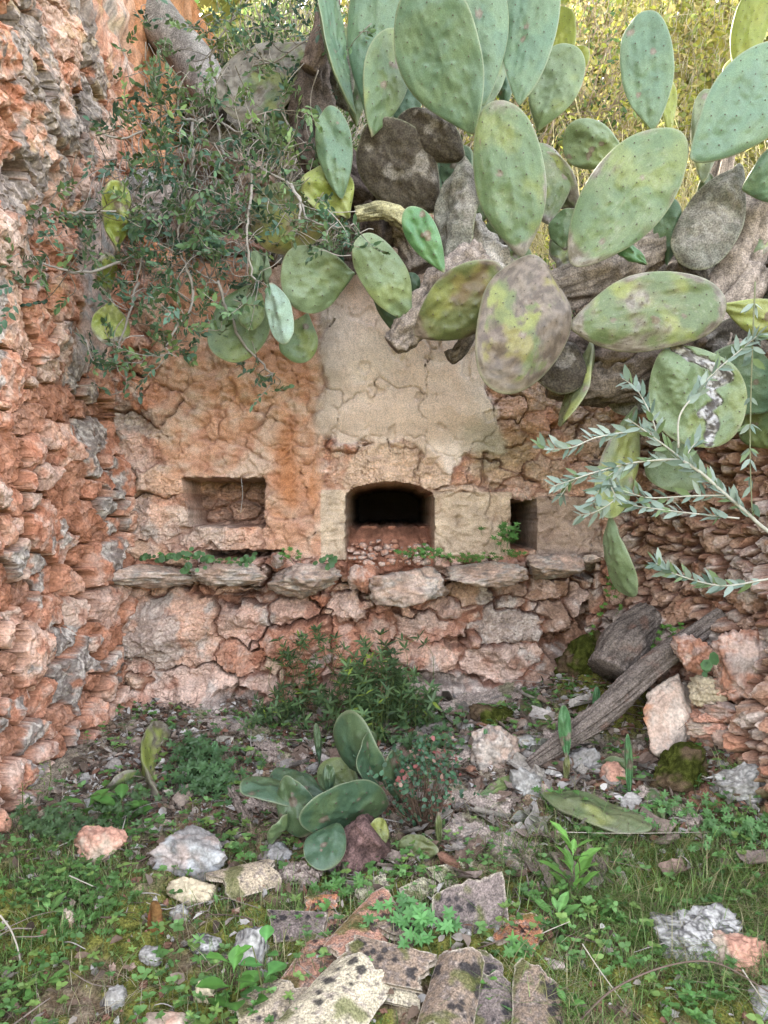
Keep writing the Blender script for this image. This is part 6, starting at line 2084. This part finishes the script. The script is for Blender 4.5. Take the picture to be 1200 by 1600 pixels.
def clutter():
    rng = np.random.default_rng(77)
    # moss tufts: minute upright leaves carpeting the mossy ground
    n = 34000
    X = rng.uniform(-1.2, 1.45, n)
    Y = rng.uniform(1.6, 3.45, n)
    m = fbm(arr3(X * 5, Y * 5, 0 * X), 3)
    ok = (m > -0.15) & ((Y < 2.6) | (rng.uniform(0, 1, n) < 0.22))
    X, Y = X[ok], Y[ok]
    n = len(X)
    B = arr3(X, Y, G(X, Y) + 0.022 * fbm(arr3(X * 5, Y * 5, 0 * X), 3) + 0.001)
    D = arr3(rng.normal(0, 0.8, n), rng.normal(0, 0.8, n), rng.uniform(0.3, 1.2, n))
    L_ = rng.uniform(0.006, 0.014, n)
    col = np.array([0.11, 0.165, 0.04])[None] * rng.uniform(0.6, 1.7, n)[:, None] * np.array([1, 1, 1])
    V, Q, T, C = leaves_geo(B, D, rdir(rng, n) + np.array([0, -0.3, 0.6]), L_, L_ * 0.55, col, 0.1, 0.2)
    o = obj('ground_cover', V, [Q, T], C, M_LEAF, kind='stuff')
    tag(o, 'low carpet of tiny clover and moss leaves on the floor', 'ground cover')
    # litter: brown leaf scraps
    n = 24000
    X = rng.uniform(-1.15, 1.4, n)
    Y = rng.uniform(1.7, 3.52, n)
    ok = rng.uniform(0, 1, n) < sstep(2.2, 2.75, Y) * 0.9 + 0.10
    X, Y = X[ok], Y[ok]
    n = len(X)
    B = arr3(X, Y, G(X, Y) + rng.uniform(0.004, 0.028, n))
    D = arr3(rng.normal(0, 1, n), rng.normal(0, 1, n), rng.normal(0, 0.35, n))
    L_ = rng.uniform(0.008, 0.046, n)
    pal = np.array([(0.16, 0.11, 0.08), (0.26, 0.20, 0.16), (0.34, 0.29, 0.25), (0.20, 0.10, 0.07), (0.09, 0.065, 0.05), (0.52, 0.48, 0.45)])
    col = pal[rng.integers(0, 6, n)] * rng.uniform(0.7, 1.25, n)[:, None]
    V, Q, T, C = leaves_geo(B, D, rdir(rng, n) * 0.7 + np.array([0, 0, 0.8]), L_, L_ * rng.uniform(0.25, 0.7, n), col, 0.4, 0.2)
    o = obj('leaf_litter', V, [Q, T], C, M_TWIG, kind='stuff')
    tag(o, 'brown leaf litter and bark scraps at the back of the floor', 'leaf litter')
    # twigs
    g = Geo()
    for k in range(900):
        x, y = rng.uniform(-1.1, 1.35), rng.uniform(1.7, 3.5)
        if y < 2.5 and rng.uniform() < 0.6: continue
        z = float(G(x, y)) + rng.uniform(0.006, 0.035)
        an = rng.uniform(0, 6.28)
        L_ = rng.uniform(0.04, 0.20)
        a_ = np.array([x, y, z])
        b_ = a_ + np.array([math.cos(an) * L_, math.sin(an) * L_ * 0.7, rng.normal() * 0.02 + 0.19 * math.sin(an) * L_ * 0.7])
        g.tube(smooth_path([a_, (a_ + b_) / 2 + rng.normal(0, 0.008, 3), b_], 3), np.linspace(0.0018, 0.0009, 7) * rng.uniform(0.6, 1.6), 4,
               np.array([(0.24, 0.19, 0.16), (0.36, 0.32, 0.29), (0.14, 0.10, 0.08)][rng.integers(0, 3)]))
    o = g.build('twig_litter', M_TWIG, kind='stuff')
    tag(o, 'fallen grey twigs scattered over the floor', 'twigs')
    # gravel-like crumbs
    V0, F0 = ICO[2]
    g = Geo()
    for k in range(900):
        x, y = rng.uniform(-1.1, 1.35), rng.uniform(1.75, 3.5)
        s = rng.uniform(0.003, 0.012) * (1.6 if y > 2.7 else 1)
        z = float(G(x, y)) + s * 0.5 + 0.003
        sc = rng.uniform(0.6, 1.3, 3) * s
        vv = (V0 * (1 + 0.25 * rng.normal(size=(len(V0), 1)))) * sc
        g.add(vv + np.array([x, y, z]), None, F0, np.array([(0.34, 0.24, 0.19), (0.40, 0.37, 0.34), (0.24, 0.13, 0.09), (0.20, 0.18, 0.16)][rng.integers(0, 4)]) * rng.uniform(0.7, 1.2))
    for k in range(420):
        x, y = rng.uniform(-1.05, 1.3), rng.uniform(2.3, 3.5)
        if rng.uniform() > 0.35 + 0.65 * math.exp(-(((x - 0.45) / 0.45) ** 2 + ((y - 2.95) / 0.3) ** 2)): continue
        s = 0.008 + 0.030 * rng.uniform() ** 2
        vv, ff = rock_geo((s * rng.uniform(0.8, 1.6), s, s * rng.uniform(0.3, 0.8)), 7000 + k, 3, 9, 0.12)
        vv = vv @ rotm(rng.uniform(-25, 25), rng.uniform(-25, 25), rng.uniform(0, 180)).T
        g.add(vv + np.array([x, y, float(G(x, y)) + 0.012 + s * 0.2]), None, ff, np.array([(0.36, 0.28, 0.23), (0.42, 0.39, 0.36), (0.30, 0.16, 0.11), (0.24, 0.21, 0.19), (0.48, 0.43, 0.36)][rng.integers(0, 5)]) * rng.uniform(0.7, 1.15))
    # curled plates of dead cactus skin
    for k in range(150):
        x, y = rng.normal(0.45, 0.35), rng.uniform(2.25, 3.3)
        if x > 1.2 or x < -0.9: continue
        n5 = 6
        u5, v5 = np.meshgrid(np.linspace(-1, 1, n5), np.linspace(-1, 1, n5), indexing='ij')
        u5, v5 = u5.ravel(), v5.ravel()
        s = rng.uniform(0.015, 0.05)
        cu = rng.uniform(0.2, 1.0)
        wob5 = 1 + 0.35 * fbm(arr3(u5 * 1.5, v5 * 1.5, 0 * u5 + k), 2)
        vv = arr3(u5 * s * wob5 * 1.4, v5 * s * 0.7 * wob5, cu * s * 0.6 * v5 ** 2 + 0.004 * wob5)
        vv = vv @ rotm(rng.uniform(-30, 30), rng.uniform(-30, 30), rng.uniform(0, 360)).T
        g.add(vv + np.array([x, y, float(G(x, y)) + 0.022]), grid_faces(n5, n5), None, np.array([(0.36, 0.32, 0.29), (0.26, 0.20, 0.17), (0.36, 0.32, 0.28), (0.20, 0.14, 0.11)][rng.integers(0, 4)]) * rng.uniform(0.8, 1.2))
    o = g.build('rubble', M_ROCK, kind='stuff', smooth=False)
    tag(o, 'small stone crumbs scattered over the floor', 'rubble')


clutter()

# thin dead stems crossing the grass
for i, (pts, d, r, lab) in enumerate((
        ([(905, 1595), (960, 1545), (1040, 1510), (1120, 1505), (1210, 1555)], 1.78, 0.0028, 'dark arching dead twig across the bottom right grass'),
        ([(0, 1430), (20, 1460), (32, 1510), (28, 1600)], 1.95, 0.0028, 'pale dead stem in the bottom left corner'),
        ([(910, 1475), (940, 1520), (980, 1575), (1000, 1610)], 1.85, 0.0018, 'straight pale straw at the bottom right'),
        ([(1160, 1515), (1180, 1545), (1215, 1590)], 1.8, 0.0022, 'pale twig under the pinkish boulder'),
        ([(108, 1368), (146, 1385)], 2.2, 0.0022, 'short white straw on the left clover'),
        ([(800, 1492), (845, 1460), (890, 1440)], 2.0, 0.0018, 'pale straw leaning on the orange tile'),
        ([(1020, 1180), (1060, 1230), (1100, 1200), (1120, 1150), (1090, 1120), (1060, 1140)], 2.82, 0.0013, 'thin looping vine hanging under the boulder'),
        ([(870, 1300), (980, 1302), (1110, 1300)], 2.42, 0.0016, 'long grey twig lying above the right grass'))):
    g = Geo()
    path = smooth_path([PX(a_, b_, d + 0.01 * math.sin(3 * j)) for j, (a_, b_) in enumerate(pts)], 8)
    g.tube(path, np.linspace(r, r * 0.6, len(path)), 5, (0.14, 0.10, 0.08) if i in (0, 6) else (0.42, 0.37, 0.31))
    tag(g.build('dead_twig', M_TWIG), lab, 'twig', 'single dead twigs')


# spider thread and dried flower in the niche
g = Geo()
g.tube(smooth_path([PX(377, 748, 3.46), PX(379, 772, 3.47), PX(376, 802, 3.46)], 5), 0.0009, 4, (0.6, 0.6, 0.6))
g.tube(smooth_path([PX(376, 802, 3.46), PX(369, 796, 3.46)], 5), 0.0022, 4, (0.5, 0.33, 0.22))
g.tube(smooth_path([PX(376, 802, 3.46), PX(382, 794, 3.46)], 5), 0.0022, 4, (0.5, 0.33, 0.22))
tag(g.build('hanging_twig', M_TWIG), 'dried twig hanging on a thread inside the left niche', 'twig')


# ------------------------------------------------------------------ trees and shrubs behind
def leafy(name, label, cat, base, centre, rad, nst, nlf, lsize, leafcol, twigcol, seed, group=None, trunk_r=0.05, strands=False, shape=1.0):
    rng = np.random.default_rng(seed)
    base, centre, rad = np.array(base, float), np.array(centre, float), np.array(rad, float)
    t = thing(name, label, cat, tuple(base), group)
    tr = Geo()
    limbs = []
    for k in range(7):
        q = centre + rdir(rng, 1)[0] * rad * rng.uniform(0.3, 0.7)
        p = smooth_path([base + rng.normal(0, 0.02, 3), base * 0.5 + centre * 0.5 + rng.normal(0, 0.12, 3) * rad, q], 7)
        r_ = trunk_r * (1.0 if k == 0 else rng.uniform(0.3, 0.6))
        tr.tube(p, np.linspace(r_, r_ * 0.3, len(p)), 8, np.array(twigcol) * 0.75)
        limbs.append(p)
    tr.build('trunk', M_BARK, t)
    lp = np.vstack(limbs)
    tw = Geo()
    ends = []
    for k in range(nst):
        if strands:
            a_ = np.array([centre[0] + rng.uniform(-1, 1) * rad[0], centre[1] + rng.uniform(-1, 1) * rad[1], base[2] + rng.uniform(0, 0.6) * (centre[2] - base[2])])
            q = a_ + np.array([rng.normal() * 0.5, rng.normal() * 0.2, rng.uniform(0.3, 1.3)])
        else:
            v_ = rdir(rng, 1)[0] * rng.uniform(0.35, 1.0) ** 0.5
            q = centre + v_ * rad * (1 + 0.2 * math.sin(5 * v_[0] + seed) * shape)
            a_ = lp[rng.integers(len(lp))]
            a_ = q + (a_ - q) * min(1.0, rng.uniform(0.25, 0.6) / (np.linalg.norm(a_ - q) + 1e-6))
        p = smooth_path([a_, (a_ + q) / 2 + rng.normal(0, 0.04, 3), q], 3)
        tw.tube(p, np.linspace(0.006, 0.0018, len(p)) * (0.7 if strands else 1), 3, np.array(twigcol) * rng.uniform(0.7, 1.4))
        ends.append(p)
    tw.build('twigs', M_TWIG, t, kind='stuff')
    E = np.array(ends)
    n = nlf
    i = rng.integers(0, len(E), n)
    j = rng.integers(2 if not strands else 1, E.shape[1], n)
    B = E[i, j] + rng.normal(0, 0.045 if not strands else 0.03, (n, 3))
    L_ = lsize * rng.uniform(0.6, 1.3, n)
    cl = np.array(leafcol)
    shade = rng.uniform(0.6, 1.4, len(E))[i]
    col = cl[rng.integers(0, len(cl), n)] * shade[:, None] * rng.uniform(0.8, 1.2, n)[:, None]
    V, Q, T, C = leaves_geo(B, rng.normal(0, 1, (n, 3)) + (np.array([0, 0, 0.8]) if strands else 0), rdir(rng, n), L_, L_ * (0.22 if strands else 0.42), col, 0.2, 0.2)
    obj('crown', V, [Q, T], C, M_FARLEAF, t, kind='stuff')
    return t


yel = [(0.38, 0.35, 0.08), (0.44, 0.38, 0.13), (0.31, 0.33, 0.06), (0.40, 0.32, 0.15)]
olg = [(0.10, 0.16, 0.05), (0.16, 0.22, 0.07), (0.07, 0.12, 0.05)]
G1 = 'shrubs in the sun behind the wall'
leafy('broom_shrub', 'pale yellow stringy shrub behind the tall single pad, top right', 'shrub', (1.9, 5.6, 2.2), (1.9, 5.8, 3.7), (1.3, 0.5, 1.7), 1000, 8000, 0.05, yel, (0.38, 0.33, 0.17), 1, G1, 0.03, True)
leafy('broom_shrub', 'yellow stringy shrub in the top right corner', 'shrub', (3.2, 6.2, 2.2), (3.1, 6.4, 4.0), (1.3, 0.5, 1.9), 900, 7000, 0.055, yel, (0.38, 0.33, 0.17), 2, G1, 0.03, True)
leafy('broom_shrub', 'yellow stringy shrub left of the tall single pad', 'shrub', (0.9, 6.6, 2.3), (1.0, 6.8, 4.2), (1.1, 0.5, 2.0), 900, 7000, 0.055, yel, (0.28, 0.24, 0.15), 3, G1, 0.03, True)
leafy('green_shrub', 'bright lime green shrub between the pads, top right', 'shrub', (1.35, 4.9, 2.2), (1.55, 5.0, 2.85), (0.55, 0.3, 0.34), 200, 3000, 0.045, [(0.22, 0.29, 0.03), (0.17, 0.25, 0.03)], (0.25, 0.2, 0.12), 4, G1, 0.02)
leafy('green_shrub', 'small lime shrub under the slanting pad', 'shrub', (0.95, 4.5, 2.15), (1.15, 4.6, 2.62), (0.4, 0.25, 0.3), 140, 2000, 0.035, [(0.20, 0.26, 0.08), (0.12, 0.18, 0.06)], (0.25, 0.2, 0.12), 5, G1, 0.02)
leafy('twiggy_bush', 'bare twiggy bush in the sun behind the centre pads', 'bush', (0.85, 4.2, 2.15), (1.1, 4.3, 2.55), (0.5, 0.25, 0.45), 420, 900, 0.03, olg, (0.24, 0.18, 0.14), 6, G1, 0.012)
leafy('oleaster', 'grey green bushy tree with tangled twigs behind the top left', 'tree', (-0.9, 4.9, 2.4), (-0.75, 4.9, 3.8), (0.95, 0.45, 0.95), 1500, 8000, 0.042, olg + [(0.22, 0.27, 0.11)], (0.34, 0.30, 0.26), 7, None, 0.05)
leafy('oleaster', 'second bushy tree behind the tall middle pads', 'tree', (0.2, 5.4, 2.4), (0.0, 5.5, 4.2), (1.0, 0.5, 1.2), 1300, 7000, 0.045, yel + [(0.10, 0.14, 0.05)], (0.30, 0.26, 0.22), 8, None, 0.05)
leafy('oleaster', 'far pale tree showing through gaps at the top centre', 'tree', (-0.4, 8.5, 2.6), (-0.3, 8.5, 5.0), (2.4, 0.8, 2.2), 1500, 14000, 0.09, [(0.15, 0.16, 0.06), (0.20, 0.18, 0.10)], (0.34, 0.30, 0.24), 9, None, 0.08)
leafy('far_tree', 'far sunlit yellowish tree at the top right', 'tree', (3.2, 9.5, 2.6), (3.4, 9.5, 5.8), (2.8, 0.9, 3.2), 2200, 18000, 0.09, yel + [(0.28, 0.32, 0.10)], (0.40, 0.35, 0.25), 10, None, 0.08)
leafy('far_tree', 'far yellow green tree low on the right', 'tree', (5.0, 8.5, 2.6), (5.0, 8.3, 4.2), (1.8, 0.8, 2.0), 1500, 11000, 0.08, yel, (0.40, 0.35, 0.25), 11, None, 0.08)
leafy('far_tree', 'far tree with brown limbs left of the broom', 'tree', (1.2, 8.0, 2.5), (1.3, 8.0, 5.0), (1.7, 0.6, 2.4), 1300, 8000, 0.07, yel + olg, (0.30, 0.22, 0.16), 12, None, 0.09)


# the leaning trunk over the left wall, its crown shading the ruin
def leaning_tree():
    t = thing('carob_tree', 'tree with a thick smooth grey trunk leaning over the left wall', 'tree', tuple(PX(350, 165, 3.9)))
    pts = np.array([PX(352, 190, 3.85), PX(330, 140, 3.9), PX(290, 80, 4.0), PX(225, 10, 4.1), PX(150, -120, 4.3), PX(40, -330, 4.4)])
    path = smooth_path(pts, 12)
    rad = np.linspace(0.085, 0.15, len(path))
    V, Q, T = tube_geo(path, rad, 30)
    n = len(path) * 30
    cen = np.repeat(path, 30, axis=0)
    f = fbm(V[:n] * 5, 3) * 0.12 + fbm(V[:n] * 22, 3) * 0.05
    V[:n] = cen + (V[:n] - cen) * (1 + f)[:, None]
    c = mix(np.array([0.20, 0.18, 0.17]), np.array([0.30, 0.275, 0.26]), sstep(-0.3, 0.4, fbm(V * 12, 3)))
    obj('trunk', V, [Q, T], c, M_BARK, t)
    g = Geo()
    rng = np.random.default_rng(2)
    end = path[-1]
    tips = []
    for k in range(16):
        y_ = rng.uniform(3.0, 6.4)
        q = np.array([rng.uniform(-3.4, 1.4), y_, max(2.3 + 0.68 * y_, rng.uniform(5.2, 7.4))])
        p = smooth_path([end + rng.normal(0, 0.05, 3), (end + q) / 2 + rng.normal(0, 0.3, 3), q], 7)
        g.tube(p, np.linspace(0.09, 0.02, len(p)), 8, (0.2, 0.17, 0.15))
        tips.append(p)
    g.build('limbs', M_BARK, t)
    tp = np.vstack(tips)
    n = 17000
    cen = []
    while len(cen) < 130:
        q = [rng.uniform(-3.8, 1.6), rng.uniform(2.6, 6.6), rng.uniform(4.4, 7.6)]
        if q[2] > 2.3 + 0.68 * q[1]: cen.append(q)
    cen = np.array(cen)
    i = rng.integers(0, len(cen), n)
    B = cen[i] + rng.normal(0, 0.30, (n, 3))
    L_ = rng.uniform(0.06, 0.12, n)
    col = np.array([0.07, 0.13, 0.035])[None] * rng.uniform(0.6, 1.5, n)[:, None]
    V, Q, T, C = leaves_geo(B, rng.normal(0, 1, (n, 3)), rdir(rng, n) * 0.6 + np.array([0, 0, 1.0]), L_, L_ * 0.55, col)
    obj('crown', V, [Q, T], C, M_FARLEAF, t, kind='stuff')


leaning_tree()
# rough boulders along the top of the back wall behind the bush
for i, (x0, y0, x1, y1, kind, lab) in enumerate(((285, 240, 420, 300, 'brown', 'brown capping rock behind the mastic bush'), (170, 280, 290, 350, 'grey', 'grey capping rock at the left end of the wall top'),
                                                (240, 300, 400, 380, 'brown', 'long dull rock under the mastic twigs'), (400, 330, 470, 372, 'brown', 'small capping rock left of the plaster'),
                                                (560, 330, 630, 380, 'terra', 'reddish capping stone behind the hanging pads'), (640, 340, 700, 390, 'pink', 'pink capping stone left of the corky stem'),
                                                (300, 380, 420, 420, 'terra', 'red capping stone low in the bush'))):
    a_, b_ = PX(x0, y0, 3.65), PX(x1, y1, 3.65)
    rock('capping_stone', (a_ + b_) / 2, ((b_[0] - a_[0]) / 2, 0.16, abs(a_[2] - b_[2]) / 2 * 1.1), kind, 500 + i, n=5, label=lab, cat='stone', group='stones on the wall top')


def thicket():
    rng = np.random.default_rng(91)
    n = 60000
    X = rng.uniform(-9, 12, n)
    Y = rng.uniform(12.5, 15.0, n)
    H = 8.5 + 1.6 * fbm(arr3(X * 0.5, 0 * X, 0 * X + 3), 3)
    Z = 2.6 + rng.uniform(0, 1, n) ** 0.8 * H
    m = fbm(arr3(X * 0.9, Y * 0.9, Z * 0.9), 3)
    ok = m > -0.30
    X, Y, Z = X[ok], Y[ok], Z[ok]
    n = len(X)
    L_ = rng.uniform(0.22, 0.42, n)
    pal = np.array([(0.42, 0.38, 0.13), (0.33, 0.34, 0.10), (0.46, 0.39, 0.18), (0.28, 0.31, 0.10)])
    col = pal[rng.integers(0, 4, n)] * rng.uniform(0.7, 1.3, n)[:, None]
    V, Q, T, C = leaves_geo(arr3(X, Y, Z), rng.normal(0, 1, (n, 3)), rdir(rng, n), L_, L_ * 0.5, col, 0.2, 0.2)
    o = obj('far_wood', V, [Q, T], C, M_FARLEAF, kind='stuff')
    tag(o, 'far sunlit wood closing the view behind the shrubs', 'wood')


thicket()


def leaf_mat():
    rng = np.random.default_rng(17)
    LB, LD, LN, LL, LW, LC = [], [], [], [], [], []
    st = Geo()
    n = 0
    while n < 2500:
        x, y = rng.uniform(-1.2, 1.4), rng.uniform(1.65, 3.4)
        m = float(fbm(np.array([[x * 3.2, y * 3.2, 7.7]]), 3)[0])
        tilezone = math.exp(-(((x - 0.1) / 0.30) ** 2 + ((y - 1.98) / 0.25) ** 2))
        if m < rng.uniform(-0.35, 0.35) or (y > 2.5 and rng.uniform() < 0.45) or rng.uniform() < tilezone * 0.9: continue
        n += 1
        z = float(G(x, y))
        tip = np.array([x + rng.normal() * 0.01, y + rng.normal() * 0.01, z + rng.uniform(0.015, 0.055)])
        st.tube(np.array([[x, y, z], (np.array([x, y, z]) + tip) / 2, tip]), 0.0009, 3, (0.12, 0.16, 0.06))
        k = int(rng.choice([3, 5, 7]))
        size = rng.uniform(0.009, 0.022)
        base = np.array([(0.10, 0.22, 0.055), (0.15, 0.29, 0.09), (0.08, 0.17, 0.05), (0.19, 0.30, 0.08)][rng.integers(0, 4)]) * rng.uniform(0.8, 1.2)
        for a_ in np.linspace(0, 2 * math.pi, k + 1)[:-1] + rng.uniform(0, 1):
            LB.append(tip)
            LD.append([math.cos(a_), math.sin(a_), 0.25 + 0.3 * rng.normal()])
            LN.append(np.array([0, -0.4, 0.9]) + rng.normal(0, 0.2, 3))
            LL.append(size * rng.uniform(0.8, 1.2))
            LW.append(size * (0.75 if k < 6 else 0.4))
            LC.append(base)
    st.build('weed_stalks', M_TWIG, kind='stuff')
    tag(bpy.data.objects['weed_stalks'], 'thin stalks of the small weeds in the grass', 'stalks')
    V, Q, T, C = leaves_geo(np.array(LB), np.array(LD), np.array(LN), np.array(LL), np.array(LW), np.array(LC), 0.1, 0.12)
    o = obj('weeds', V, [Q, T], C, M_LEAF, kind='stuff')
    tag(o, 'small clover and geranium weeds spread through the grass', 'weeds')


leaf_mat()
